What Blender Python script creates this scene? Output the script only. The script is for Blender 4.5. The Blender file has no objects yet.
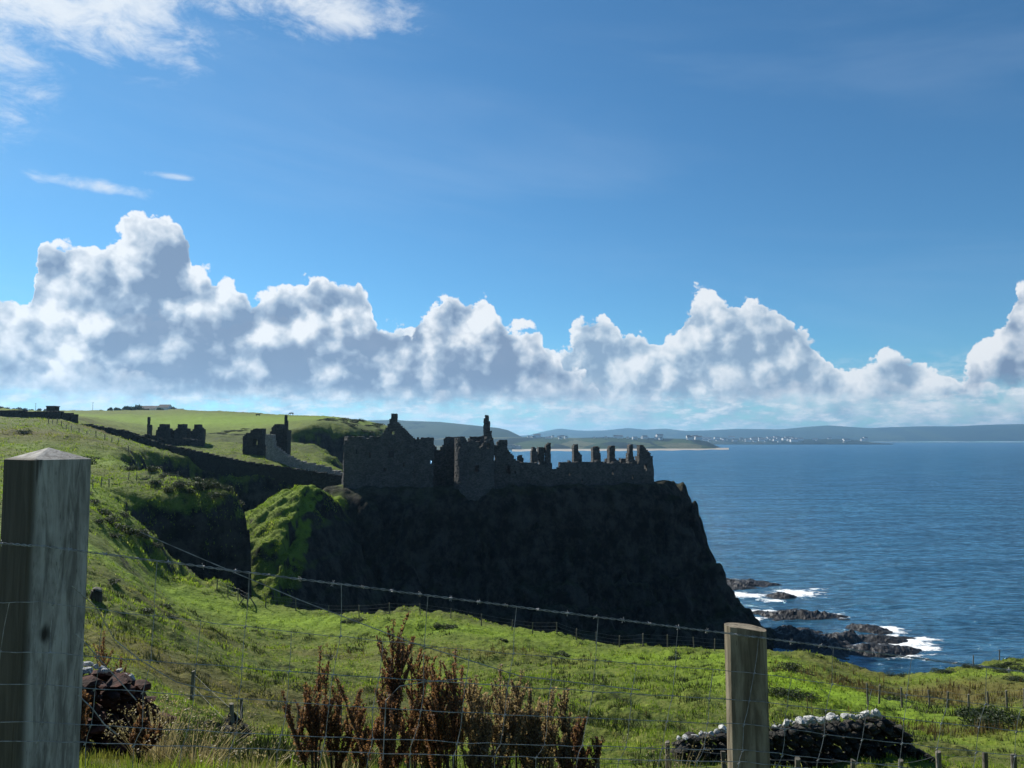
import bpy, bmesh, math, random
import numpy as np
from mathutils import Vector

random.seed(7)
RNG = np.random.default_rng(11)
scene = bpy.context.scene
COL = scene.collection
R = math.radians
F_PX = 755.0                      # focal length in pixels of the 1024 px wide frame
CAM_Z = 42.0                      # eye height above the sea
PITCH = math.atan(56.0 / F_PX)

# ---------------------------------------------------------------- camera
cam_data = bpy.data.cameras.new("camera")
cam_data.sensor_width = 36.0
cam_data.lens = 36.0 * F_PX / 1024.0
cam_data.clip_start = 0.05
cam_data.clip_end = 90000.0
cam = bpy.data.objects.new("camera", cam_data)
cam.location = (0, 0, CAM_Z)
cam.rotation_euler = (R(90) + PITCH, 0, 0)
COL.objects.link(cam)
scene.camera = cam

# ---------------------------------------------------------------- render and exposure
scene.render.engine = 'CYCLES'
scene.cycles.use_denoising = True
scene.cycles.max_bounces = 6
scene.cycles.diffuse_bounces = 3
scene.cycles.glossy_bounces = 2
scene.cycles.transmission_bounces = 4
scene.cycles.volume_bounces = 0
scene.cycles.transparent_max_bounces = 8
scene.cycles.sample_clamp_indirect = 6.0
scene.view_settings.view_transform = 'Standard'
scene.view_settings.look = 'None'
scene.view_settings.gamma = 1.0
scene.view_settings.use_curve_mapping = False
scene.view_settings.exposure = EXPOSURE = 0.62

# ---------------------------------------------------------------- sun
SUN_AZ = R(-44)                   # bearing from straight ahead (+Y), negative = to the left
SUN_EL = R(37)
sun_dir = Vector((math.sin(SUN_AZ) * math.cos(SUN_EL), math.cos(SUN_AZ) * math.cos(SUN_EL), math.sin(SUN_EL)))
sl = bpy.data.lights.new("sun", 'SUN')
sl.energy = 4.9
sl.angle = R(0.53)
sl.color = (1.0, 0.95, 0.86)
sun = bpy.data.objects.new("sun", sl)
sun.rotation_euler = (-sun_dir).to_track_quat('-Z', 'Y').to_euler()
sun.location = (-200, 200, 300)
COL.objects.link(sun)


# ---------------------------------------------------------------- node helper
class NT:
    """small helper that writes shader nodes in one line each"""
    def __init__(self, tree):
        self.t = tree
        tree.nodes.clear()

    def n(self, kind, **props):
        nd = self.t.nodes.new(kind)
        for k, v in props.items():
            setattr(nd, k, v)
        return nd

    def put(self, sock, val):
        if isinstance(val, bpy.types.NodeSocket):
            self.t.links.new(val, sock)
        elif val is not None:
            if sock.type == 'RGBA' and isinstance(val, (tuple, list)) and len(val) == 3:
                val = (*val, 1.0)
            sock.default_value = val

    def m(self, op, a, b=None, c=None, clamp=False):
        nd = self.n('ShaderNodeMath', operation=op, use_clamp=clamp)
        for i, v in enumerate((a, b, c)):
            self.put(nd.inputs[i], v)
        return nd.outputs[0]

    def vm(self, op, a, b=None, s=None):
        nd = self.n('ShaderNodeVectorMath', operation=op)
        self.put(nd.inputs[0], a)
        if b is not None:
            self.put(nd.inputs[1], b)
        if s is not None:
            self.put(nd.inputs['Scale'], s)
        return nd.outputs[0]

    def xyz(self, x, y, z):
        nd = self.n('ShaderNodeCombineXYZ')
        for i, v in enumerate((x, y, z)):
            self.put(nd.inputs[i], v)
        return nd.outputs[0]

    def noise(self, vec, scale, detail=4.0, rough=0.5, dist=0.0, dim='3D', lac=2.0):
        nd = self.n('ShaderNodeTexNoise', noise_dimensions=dim)
        self.put(nd.inputs['Vector'], vec)
        nd.inputs['Scale'].default_value = scale
        nd.inputs['Detail'].default_value = detail
        nd.inputs['Roughness'].default_value = rough
        nd.inputs['Lacunarity'].default_value = lac
        nd.inputs['Distortion'].default_value = dist
        return nd.outputs[0]

    def voro(self, vec, scale, detail=0.0, rough=0.5, dim='3D', feature='F1', rnd=1.0):
        nd = self.n('ShaderNodeTexVoronoi', voronoi_dimensions=dim, feature=feature)
        self.put(nd.inputs['Vector'], vec)
        nd.inputs['Scale'].default_value = scale
        if 'Detail' in nd.inputs:
            nd.inputs['Detail'].default_value = detail
            nd.inputs['Roughness'].default_value = rough
        nd.inputs['Randomness'].default_value = rnd
        return nd

    def ramp(self, fac, stops, interp='LINEAR'):
        nd = self.n('ShaderNodeValToRGB')
        cr = nd.color_ramp
        cr.interpolation = interp
        while len(cr.elements) < len(stops):
            cr.elements.new(0.5)
        for e, (p, c) in zip(cr.elements, stops):
            e.position = p
            e.color = (*c, 1.0) if len(c) == 3 else c
        self.put(nd.inputs[0], fac)
        return nd.outputs[0]

    def step(self, v, a, b, lo=0.0, hi=1.0, smooth=True):
        nd = self.n('ShaderNodeMapRange', interpolation_type='SMOOTHSTEP' if smooth else 'LINEAR', clamp=True)
        for i, x in enumerate((v, a, b, lo, hi)):
            self.put(nd.inputs[i], x)
        return nd.outputs[0]

    def mix(self, f, a, b, blend='MIX'):
        nd = self.n('ShaderNodeMix', data_type='RGBA', blend_type=blend, clamp_factor=True)
        self.put(nd.inputs[0], f)
        self.put(nd.inputs[6], a)
        self.put(nd.inputs[7], b)
        return nd.outputs[2]

    def curve(self, v, pts):
        nd = self.n('ShaderNodeFloatCurve')
        c = nd.mapping.curves[0]
        while len(c.points) < len(pts):
            c.points.new(0.5, 0.5)
        for p, (x, y) in zip(c.points, pts):
            p.location = (x, y)
            p.handle_type = 'AUTO_CLAMPED'
        nd.mapping.update()
        self.put(nd.inputs['Value'], v)
        return nd.outputs[0]

    def attr(self, name):
        nd = self.n('ShaderNodeAttribute', attribute_name=name)
        return nd

    def bump(self, h, strength, dist, normal=None):
        nd = self.n('ShaderNodeBump')
        nd.inputs['Strength'].default_value = strength
        nd.inputs['Distance'].default_value = dist
        self.put(nd.inputs['Height'], h)
        if normal is not None:
            self.put(nd.inputs['Normal'], normal)
        return nd.outputs[0]


def px_dir(px, py):
    """azimuth and elevation in degrees of the direction seen at a pixel of the photograph"""
    u, v = (px - 512) / F_PX, (384 - py) / F_PX
    d = Vector((u, math.cos(PITCH) - v * math.sin(PITCH), math.sin(PITCH) + v * math.cos(PITCH))).normalized()
    return math.degrees(math.atan2(d.x, d.y)), math.degrees(math.asin(d.z))


def at(px, py, Y):
    """world point that stands at distance Y (along +Y) in the direction of a pixel of the photograph"""
    u, v = (px - 512) / F_PX, (384 - py) / F_PX
    t = Y / (math.cos(PITCH) - v * math.sin(PITCH))
    return (u * t, Y, CAM_Z + (math.sin(PITCH) + v * math.cos(PITCH)) * t)


# ---------------------------------------------------------------- world: daylight sky with cumulus
world = bpy.data.worlds.new("World")
scene.world = world
world.use_nodes = True


def build_world():
    w = NT(world.node_tree)
    sky = w.n('ShaderNodeTexSky', sky_type='NISHITA')
    sky.sun_disc = False
    sky.sun_elevation = SUN_EL
    sky.sun_rotation = SUN_AZ
    sky.altitude = 0
    sky.air_density = 0.9
    sky.dust_density = 0.1
    sky.ozone_density = 2.2
    STR = 0.066
    skyc = w.mix(1.0, sky.outputs[0], (0.47, 0.88, 1.07), 'MULTIPLY')
    tc = w.n('ShaderNodeTexCoord').outputs['Generated']
    D = w.vm('NORMALIZE', tc)
    sep = w.n('ShaderNodeSeparateXYZ')
    w.put(sep.inputs[0], D)
    dx, dy, dz = sep.outputs
    az = w.m('MULTIPLY', w.m('ARCTAN2', dx, dy), 57.29578)
    el = w.m('MULTIPLY', w.m('ARCSINE', dz), 57.29578)

    def top_curve(az_s, pts):
        q = [px_dir(a, b) for a, b in pts]
        q = [(-45, q[0][1])] + q + [(45, q[-1][1])]
        return w.m('MULTIPLY', w.curve(w.step(az_s, -45, 45, 0, 1, False), [((a + 45) / 90, e / 24.0) for a, e in q]), 24.0)

    def bumps(a, e, seed, sc, octv):
        """rounded heaps on several scales"""
        v = w.xyz(a, e, seed)
        f1 = w.voro(v, sc, octv, 0.5, '3D').outputs['Distance']
        return w.m('SUBTRACT', 0.5, f1)

    def cumulus(pts, base, seed, sc, amp, soft, ramp, core_d, core_k, relief, vert, core_at=None):
        """one bank of heaped cloud: outline from its top line plus noise, light from how the heaps face the sun"""
        wob = w.noise(w.xyz(az, el, seed + 5.0), sc * 1.6, 7.0, 0.62)
        wob2 = w.noise(w.xyz(az, el, seed + 6.0), sc * 0.5, 2.0, 0.5)
        wa = w.m('ADD', az, w.m('MULTIPLY', w.m('SUBTRACT', wob, 0.5), 0.9))
        we = w.m('ADD', el, w.m('MULTIPLY', w.m('SUBTRACT', wob2, 0.5), 0.9))
        top = top_curve(wa, pts)
        n0 = bumps(wa, we, seed, sc, 3.5)
        F = w.m('ADD', w.m('ADD', w.m('SUBTRACT', top, el), w.m('MULTIPLY', n0, amp)), w.m('MULTIPLY', w.m('SUBTRACT', wob, 0.5), 2.0))
        dens = w.step(F, -0.1, soft)
        low = w.step(w.m('SUBTRACT', el, w.m('ADD', base, w.m('MULTIPLY', w.m('SUBTRACT', wob, 0.5), 2.4))), -0.7, 0.7)
        dens = w.m('MULTIPLY', dens, low)
        n1 = bumps(w.m('SUBTRACT', wa, 0.32 / sc), w.m('ADD', we, 0.36 / sc), seed, sc, 2.5)
        a2, e2 = w.m('SUBTRACT', az, 1.3), w.m('ADD', el, 1.5)
        big = w.noise(w.xyz(a2, e2, seed + 9.0), 0.26, 3.0, 0.5)
        F2 = w.m('ADD', w.m('SUBTRACT', top_curve(a2, pts), e2), w.m('MULTIPLY', w.m('SUBTRACT', big, 0.5), 8.0))
        core = w.step(F2, -1.2, core_d)
        if core_at:
            core = w.m('MULTIPLY', core, w.curve(w.step(az, -45, 45, 0, 1, False), [((px_dir(p, 350)[0] + 45) / 90, v) for p, v in core_at]))
        g0 = w.noise(w.xyz(wa, we, seed + 2.0), sc * 0.45, 4.0, 0.55)
        g1 = w.noise(w.xyz(w.m('SUBTRACT', wa, 0.55 / sc), w.m('ADD', we, 0.6 / sc), seed + 2.0), sc * 0.45, 2.0, 0.5)
        rel = w.m('ADD', w.m('MULTIPLY', w.m('SUBTRACT', n0, n1), relief), w.m('MULTIPLY', w.m('SUBTRACT', g0, g1), relief * 2.6))
        edge = w.m('SUBTRACT', 1.0, w.step(F, 0.0, 0.7))
        L = w.m('ADD', w.m('ADD', w.m('SUBTRACT', 0.70, w.m('MULTIPLY', core, core_k)), rel), w.m('MULTIPLY', edge, 0.42))
        L = w.m('ADD', L, w.m('MULTIPLY', w.m('SUBTRACT', wob, 0.5), 0.5))
        L = w.m('ADD', L, w.m('MULTIPLY', w.step(el, base, base + 5.0), vert), clamp=True)
        return dens, w.ramp(L, ramp)

    K = 1.0 / STR / 2 ** EXPOSURE

    def tones(*stops):
        return [(p, (r * K, g * K, b * K)) for p, r, g, b in stops]
    DARK = tones((0.0, 0.20, 0.275, 0.41), (0.30, 0.33, 0.42, 0.55), (0.6, 0.56, 0.63, 0.72), (0.95, 0.90, 0.92, 0.94))
    PALE = tones((0.0, 0.27, 0.37, 0.51), (0.35, 0.43, 0.53, 0.65), (0.65, 0.66, 0.73, 0.80), (1.0, 0.90, 0.92, 0.94))
    back = [(0, 300), (60, 290), (200, 300), (300, 300), (375, 315), (430, 318), (500, 318), (530, 326), (548, 336), (564, 332), (580, 312), (596, 306), (612, 312), (626, 322), (640, 314), (668, 324),
            (686, 290), (705, 280), (742, 286), (795, 310), (836, 348), (870, 354), (885, 340), (915, 340), (938, 362), (962, 372), (985, 372), (1024, 372)]
    mid = [(0, 340), (60, 345), (120, 350), (170, 384), (260, 392), (340, 390), (440, 380), (480, 388), (520, 372), (560, 352), (640, 350), (700, 360), (760, 352), (820, 372), (880, 366), (950, 380), (1024, 366)]
    front = [(0, 276), (28, 280), (38, 244), (60, 224), (100, 222), (135, 206), (160, 205), (178, 212), (188, 228), (197, 258), (215, 262), (250, 280), (290, 276),
             (325, 266), (350, 264), (364, 274), (372, 296), (380, 312), (395, 318), (425, 300), (458, 284), (478, 279), (490, 286), (500, 304), (530, 316), (546, 332), (572, 356), (615, 392), (660, 420), (900, 420),
             (925, 408), (950, 380), (966, 346), (985, 316), (1004, 302), (1012, 282), (1024, 270)]
    # thin broken layers low over the horizon
    inv = w.m('DIVIDE', 1.0, w.m('ADD', w.m('MAXIMUM', el, 0.0), 1.6))
    s_n = w.noise(w.xyz(w.m('MULTIPLY', az, 0.35), w.m('MULTIPLY', inv, 9.0), 4.0), 1.0, 6.0, 0.6)
    s_n2 = w.noise(w.xyz(w.m('MULTIPLY', az, 0.5), w.m('MULTIPLY', el, 1.5), 1.0), 1.0, 7.0, 0.62)
    s_mask = w.m('MULTIPLY', w.m('SUBTRACT', 1.0, w.step(el, 2.5, 6.5)), w.step(el, -0.4, -0.1))
    s_d = w.m('MULTIPLY', s_mask, w.step(w.m('ADD', w.m('MULTIPLY', s_n2, 0.6), w.m('MULTIPLY', s_n, 0.4)), 0.36, 0.60))
    s_c = w.ramp(w.step(s_n2, 0.34, 0.68), tones((0.0, 0.30, 0.43, 0.59), (0.5, 0.55, 0.66, 0.77), (1.0, 0.92, 0.95, 0.96)))
    col = w.mix(w.m('MULTIPLY', s_d, 0.9), skyc, s_c)
    d1, c1 = cumulus(back, 2.9, 3.1, 0.46, 2.1, 0.22, PALE, 3.8, 0.46, 1.0, 0.05)
    col = w.mix(w.m('MULTIPLY', d1, 0.93), col, c1)
    d2, c2 = cumulus(front, 3.6, 7.7, 0.40, 2.1, 0.22, DARK, 3.4, 0.55, 1.05, 0.06, [(0, 0.3), (60, 0.45), (130, 0.95), (200, 1.0), (400, 1.0), (500, 0.95), (560, 0.6), (940, 0.6), (1024, 0.7)])
    col = w.mix(w.m('MULTIPLY', d2, 0.97), col, c2)
    d3, c3 = cumulus(mid, 1.0, 13.3, 0.5, 2.4, 0.9, PALE, 4.0, 0.22, 0.7, -0.02)
    d3 = w.m('MULTIPLY', d3, w.step(w.noise(w.xyz(w.m('MULTIPLY', az, 0.12), w.m('MULTIPLY', el, 0.3), 3.0), 1.0, 3.0, 0.5), 0.40, 0.58))
    col = w.mix(w.m('MULTIPLY', d3, 0.4), col, c3)
    # ragged high patches towards the upper left
    hv = w.xyz(w.m('MULTIPLY', az, 0.11), w.m('MULTIPLY', el, 0.22), 2.0)
    hn = w.noise(hv, 2.4, 9.0, 0.66, 0.35)
    tot = None
    for (cx, cy, rx, ry, k) in ((30, -20, 130, 42, 1.15), (-14, 55, 42, 55, 0.85), (175, 38, 62, 26, 0.5), (322, 12, 92, 19, 1.0), (215, 6, 30, 12, 0.7), (85, 185, 48, 6, 0.85), (175, 177, 26, 3.5, 0.7)):
        a0, e0 = px_dir(cx, cy)
        qa = w.m('MULTIPLY', w.m('SUBTRACT', az, a0), F_PX / 57.3 / rx)
        qe = w.m('MULTIPLY', w.m('SUBTRACT', el, e0), F_PX / 57.3 / ry)
        d = w.m('ADD', w.m('MULTIPLY', qa, qa), w.m('MULTIPLY', qe, qe))
        b = w.m('MULTIPLY', w.m('EXPONENT', w.m('MULTIPLY', d, -0.8)), k)
        tot = b if tot is None else w.m('MAXIMUM', tot, b)
    hd = w.step(w.m('ADD', w.m('MULTIPLY', tot, 0.62), w.m('MULTIPLY', w.m('SUBTRACT', hn, 0.5), 1.3)), 0.16, 0.75)
    hd = w.m('MULTIPLY', hd, w.step(tot, 0.05, 0.35))
    col = w.mix(w.m('MULTIPLY', hd, 0.9), col, (0.84 * K, 0.88 * K, 0.92 * K))
    # faint veil of cirrus
    cv = w.noise(w.xyz(w.m('MULTIPLY', az, 0.03), w.m('MULTIPLY', w.m('ADD', el, w.m('MULTIPLY', az, 0.12)), 0.16), 6.0), 1.0, 5.0, 0.55, 0.4)
    col = w.mix(w.m('MULTIPLY', w.step(cv, 0.45, 0.75), 0.09), col, (0.6 * K, 0.75 * K, 0.95 * K))
    bg = w.n('ShaderNodeBackground')
    w.put(bg.inputs['Color'], col)
    bg.inputs['Strength'].default_value = STR
    out = w.n('ShaderNodeOutputWorld')
    w.put(out.inputs['Surface'], bg.outputs[0])


build_world()
world.cycles.sampling_method = 'MANUAL'
world.cycles.sample_map_resolution = 512


# ---------------------------------------------------------------- numpy helpers
_perm = np.random.default_rng(5).random((256, 256))


def vnoise(x, y):
    xi, yi = np.floor(x).astype(int), np.floor(y).astype(int)
    fx, fy = x - xi, y - yi
    fx, fy = fx * fx * (3 - 2 * fx), fy * fy * (3 - 2 * fy)
    a, b = _perm[xi & 255, yi & 255], _perm[(xi + 1) & 255, yi & 255]
    c, d = _perm[xi & 255, (yi + 1) & 255], _perm[(xi + 1) & 255, (yi + 1) & 255]
    return (a + (b - a) * fx) * (1 - fy) + (c + (d - c) * fx) * fy


def fbm(x, y, octv=4, rough=0.5):
    """fractal noise between about -1 and 1"""
    s, amp, tot = 0.0, 1.0, 0.0
    for k in range(octv):
        s = s + amp * (vnoise(x * 2 ** k + 17.3 * k, y * 2 ** k - 9.1 * k) * 2 - 1)
        tot += amp
        amp *= rough
    return s / tot * 1.5


def smooth(x, a, b):
    t = np.clip((x - a) / (b - a), 0, 1)
    return t * t * (3 - 2 * t)


def poly_sdf(x, y, poly):
    """signed distance to a closed polygon, positive inside"""
    P = np.asarray(poly, float)
    d2 = np.full(x.shape, 1e18)
    inside = np.zeros(x.shape, bool)
    for i in range(len(P)):
        ax, ay = P[i]
        bx, by = P[(i + 1) % len(P)]
        ex, ey = bx - ax, by - ay
        t = np.clip(((x - ax) * ex + (y - ay) * ey) / (ex * ex + ey * ey + 1e-12), 0, 1)
        qx, qy = x - ax - t * ex, y - ay - t * ey
        np.minimum(d2, qx * qx + qy * qy, out=d2)
        if abs(by - ay) > 1e-9:
            cond = ((ay > y) != (by > y)) & (x < (bx - ax) * (y - ay) / (by - ay) + ax)
            inside ^= cond
    d = np.sqrt(d2)
    return np.where(inside, d, -d)


def mesh_np(name, V, faces, mat, parent=None, smooth_shade=True, attrs=None):
    """mesh object from numpy arrays (faces: n x 3 or n x 4)"""
    V = np.asarray(V, np.float32)
    faces = np.asarray(faces, np.int32)
    me = bpy.data.meshes.new(name)
    n, k = faces.shape
    me.vertices.add(len(V))
    me.vertices.foreach_set('co', V.ravel())
    me.loops.add(n * k)
    me.loops.foreach_set('vertex_index', faces.ravel())
    me.polygons.add(n)
    me.polygons.foreach_set('loop_start', np.arange(0, n * k, k, dtype=np.int32))
    me.polygons.foreach_set('use_smooth', np.full(n, smooth_shade))
    me.update(calc_edges=True)
    for an, av in (attrs or {}).items():
        a = me.attributes.new(an, 'FLOAT', 'POINT')
        a.data.foreach_set('value', np.asarray(av, np.float32).ravel())
    me.materials.append(mat)
    o = bpy.data.objects.new(name, me)
    COL.objects.link(o)
    if parent is not None:
        o.parent = parent
    return o


def grid_faces(nr, nc, keep=None):
    i = np.arange(nr * nc).reshape(nr, nc)
    q = np.stack([i[:-1, :-1], i[:-1, 1:], i[1:, 1:], i[1:, :-1]], -1).reshape(-1, 4)
    return q if keep is None else q[keep.ravel()]


def compact(V, Fc, attrs=None):
    used = np.zeros(len(V), bool)
    used[Fc.ravel()] = True
    idx = np.cumsum(used) - 1
    return V[used], idx[Fc], {k: v[used] for k, v in (attrs or {}).items()}


class MB:
    """collects simple shapes and links them as ONE mesh object"""
    def __init__(self):
        self.v, self.f = [], []

    def add(self, vs, fs):
        o = len(self.v)
        self.v += [tuple(p) for p in vs]
        self.f += [tuple(i + o for i in q) for q in fs]

    def box(self, c, s, rz=0.0, jit=0.0, taper=1.0):
        vs = []
        for k in (-1, 1):
            for (i, j) in ((-1, -1), (1, -1), (1, 1), (-1, 1)):
                tp = taper if k > 0 else 1.0
                x, y, z = i * s[0] / 2 * tp, j * s[1] / 2 * tp, k * s[2] / 2
                x, y = x * math.cos(rz) - y * math.sin(rz), x * math.sin(rz) + y * math.cos(rz)
                vs.append((c[0] + x + random.uniform(-jit, jit), c[1] + y + random.uniform(-jit, jit), c[2] + z + random.uniform(-jit, jit)))
        self.add(vs, [(3, 2, 1, 0), (4, 5, 6, 7), (0, 1, 5, 4), (1, 2, 6, 5), (2, 3, 7, 6), (3, 0, 4, 7)])

    def tube(self, pts, r, seg=6, r1=None):
        pts = [Vector(p) for p in pts]
        rings = []
        n = len(pts)
        for i, p in enumerate(pts):
            d = (pts[min(i + 1, n - 1)] - pts[max(i - 1, 0)]).normalized()
            a = d.cross(Vector((0, 0, 1)) if abs(d.z) < 0.9 else Vector((1, 0, 0))).normalized()
            b = d.cross(a)
            rr = r if r1 is None else r + (r1 - r) * i / max(1, n - 1)
            rings.append([p + (a * math.cos(2 * math.pi * k / seg) + b * math.sin(2 * math.pi * k / seg)) * rr for k in range(seg)])
        vs = [q for g in rings for q in g]
        fs = []
        for i in range(n - 1):
            for k in range(seg):
                k2 = (k + 1) % seg
                fs.append((i * seg + k, i * seg + k2, (i + 1) * seg + k2, (i + 1) * seg + k))
        fs.append(tuple(range(seg - 1, -1, -1)))
        fs.append(tuple((n - 1) * seg + k for k in range(seg)))
        self.add(vs, fs)

    def build(self, name, mat, parent=None, smooth_shade=False, loc=None):
        me = bpy.data.meshes.new(name)
        v = self.v if loc is None else [(a - loc[0], b - loc[1], c - loc[2]) for a, b, c in self.v]
        me.from_pydata(v, [], self.f)
        me.update()
        if smooth_shade:
            me.polygons.foreach_set('use_smooth', [True] * len(me.polygons))
        me.materials.append(mat)
        o = bpy.data.objects.new(name, me)
        COL.objects.link(o)
        if parent is not None:
            o.parent = parent
        return o


def tag(o, label=None, cat=None, group=None, kind=None):
    for k, v in (('label', label), ('category', cat), ('group', group), ('kind', kind)):
        if v:
            o[k] = v
    return o


def thing(name, loc, label, cat, group=None, rz=0.0):
    o = bpy.data.objects.new(name, None)
    o.empty_display_size = 0.3
    o.location = loc
    o.rotation_euler = (0, 0, rz)
    COL.objects.link(o)
    return tag(o, label, cat, group)


def copy_tree(o, parent=None):
    c = o.copy()
    COL.objects.link(c)
    if parent is not None:
        c.parent = parent
    for ch in list(o.children):
        copy_tree(ch, c)
    return c


# ---------------------------------------------------------------- materials
def new_mat(name):
    m = bpy.data.materials.new(name)
    m.use_nodes = True
    return m, NT(m.node_tree)


def finish(w, color, rough=0.9, normal=None, spec=0.3, transl=None, disp=None):
    p = w.n('ShaderNodeBsdfPrincipled')
    w.put(p.inputs['Base Color'], color)
    w.put(p.inputs['Roughness'], rough)
    p.inputs['Specular IOR Level'].default_value = spec
    if normal is not None:
        w.put(p.inputs['Normal'], normal)
    sh = p.outputs[0]
    if transl is not None:
        t = w.n('ShaderNodeBsdfTranslucent')
        w.put(t.inputs[0], transl[1])
        mx = w.n('ShaderNodeMixShader')
        mx.inputs[0].default_value = transl[0]
        w.t.links.new(sh, mx.inputs[1])
        w.t.links.new(t.outputs[0], mx.inputs[2])
        sh = mx.outputs[0]
    o = w.n('ShaderNodeOutputMaterial')
    w.t.links.new(sh, o.inputs['Surface'])


def mat_plain(name, c1, c2, scale=3.0, rough=0.85, bump=0.3, dist=0.02, spec=0.25, detail=6.0):
    m, w = new_mat(name)
    pos = w.n('ShaderNodeTexCoord').outputs['Object']
    n = w.noise(pos, scale, detail, 0.6)
    c = w.mix(w.step(n, 0.35, 0.65), c1, c2)
    finish(w, c, rough, w.bump(n, bump, dist), spec)
    return m


def mat_ground():
    m, w = new_mat('turf_and_rock')
    geo = w.n('ShaderNodeNewGeometry')
    pos = geo.outputs['Position']
    sep = w.n('ShaderNodeSeparateXYZ')
    w.put(sep.inputs[0], geo.outputs['Normal'])
    nz = sep.outputs[2]
    n_big = w.noise(pos, 0.045, 4, 0.55)
    n_mid = w.noise(pos, 0.32, 5, 0.6)
    n_fin = w.noise(pos, 2.6, 6, 0.65)
    tus = w.voro(pos, 1.1, 2.0, 0.6).outputs['Distance']
    dry = w.attr('dry').outputs['Fac']
    fresh = w.attr('fresh').outputs['Fac']
    g = w.mix(w.step(n_mid, 0.38, 0.62), (0.075, 0.130, 0.012), (0.185, 0.265, 0.022))
    g = w.mix(w.step(n_fin, 0.40, 0.66), g, (0.25, 0.28, 0.05))
    g = w.mix(w.m('MULTIPLY', w.step(n_big, 0.5, 0.66), 0.55), g, (0.095, 0.088, 0.032))
    g = w.mix(w.m('MULTIPLY', w.step(w.m('ADD', n_fin, n_mid), 0.72, 0.86, 1, 0), 0.75), g, (0.022, 0.024, 0.010))
    g = w.mix(w.m('MULTIPLY', w.step(w.m('ADD', tus, w.m('MULTIPLY', n_mid, 0.8)), 0.78, 1.05), 0.55), g, (0.036, 0.040, 0.014))  # self-shadow of the tussocks painted in as dark speckle
    g = w.mix(w.m('MULTIPLY', fresh, w.step(n_fin, 0.2, 0.5)), g, (0.165, 0.265, 0.016))
    g = w.mix(w.m('MULTIPLY', dry, w.step(n_mid, 0.25, 0.6, 0.55, 1.0)), g, (0.10, 0.078, 0.028))
    g = w.mix(w.m('MULTIPLY', w.attr('scrub').outputs['Fac'], w.step(w.m('ADD', n_fin, n_mid), 0.7, 1.1, 1.0, 0.55)), g, (0.026, 0.036, 0.014))
    vr = w.voro(pos, 0.35, 3.0, 0.6).outputs['Distance']
    strata = w.noise(w.vm('MULTIPLY', pos, (0.6, 0.6, 0.55)), 0.6, 9, 0.74)
    rock = w.mix(w.step(strata, 0.40, 0.62), (0.011, 0.011, 0.011), (0.062, 0.057, 0.048))
    rock = w.mix(w.m('MULTIPLY', w.step(n_mid, 0.52, 0.68), 0.5), rock, (0.028, 0.032, 0.018))
    slope = w.m('ADD', nz, w.m('MULTIPLY', w.m('SUBTRACT', n_mid, 0.5), 0.35))
    f = w.step(slope, 0.50, 0.70)
    f = w.m('MULTIPLY', f, w.m('SUBTRACT', 1.0, w.m('MULTIPLY', w.attr('bare').outputs['Fac'], 0.9)))
    c = w.mix(f, rock, g)
    h = w.m('ADD', w.m('ADD', w.m('MULTIPLY', n_fin, 0.5), w.m('MULTIPLY', vr, 0.5)), w.m('MULTIPLY', strata, w.m('MULTIPLY', w.m('SUBTRACT', 1.0, f), 2.5)))
    finish(w, c, 0.95, w.bump(h, 1.0, 0.4), 0.1)
    return m


def mat_foliage(name, c1, c2, tr=0.4, boost=1.5, attr_name='tone', spec=0.3, rough=0.6):
    m, w = new_mat(name)
    t = w.attr(attr_name).outputs['Fac']
    c = w.mix(t, c1, c2)
    ct = w.mix(1.0, c, (boost, boost * 1.05, boost * 0.7), 'MULTIPLY')
    finish(w, c, rough, None, spec, (tr, ct))
    return m


def mat_stone(name, lo, hi, scale=1.0, white=0.0, bump=0.8, dist=0.15):
    m, w = new_mat(name)
    pos = w.n('ShaderNodeNewGeometry').outputs['Position']
    p2 = w.vm('MULTIPLY', pos, (1.0, 1.0, 1.7))
    v = w.voro(p2, 1.6 * scale, 0.0)
    e = w.voro(p2, 1.6 * scale, 0.0, feature='DISTANCE_TO_EDGE').outputs['Distance']
    sepc = w.n('ShaderNodeSeparateColor')
    w.put(sepc.inputs[0], v.outputs['Color'])
    n = w.noise(pos, 0.35 * scale, 6, 0.65)
    t = w.m('ADD', w.m('MULTIPLY', sepc.outputs[0], 0.3), w.m('MULTIPLY', n, 0.75))
    c = w.mix(w.step(t, 0.25, 0.85), lo, hi)
    c = w.mix(w.step(e, 0.0, 0.05, 0.45, 0.0), c, (0.02, 0.02, 0.018))
    c = w.mix(w.m('MULTIPLY', w.step(w.noise(pos, 0.9 * scale, 5, 0.7), 0.56, 0.68), 0.5), c, (0.05, 0.055, 0.03))
    h = w.m('ADD', w.m('MINIMUM', w.m('MULTIPLY', e, 5.0), 0.6), w.m('MULTIPLY', w.noise(pos, 5.0 * scale, 5, 0.65), 0.5))
    finish(w, c, 0.92, w.bump(h, bump, dist), 0.15)
    return m


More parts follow.
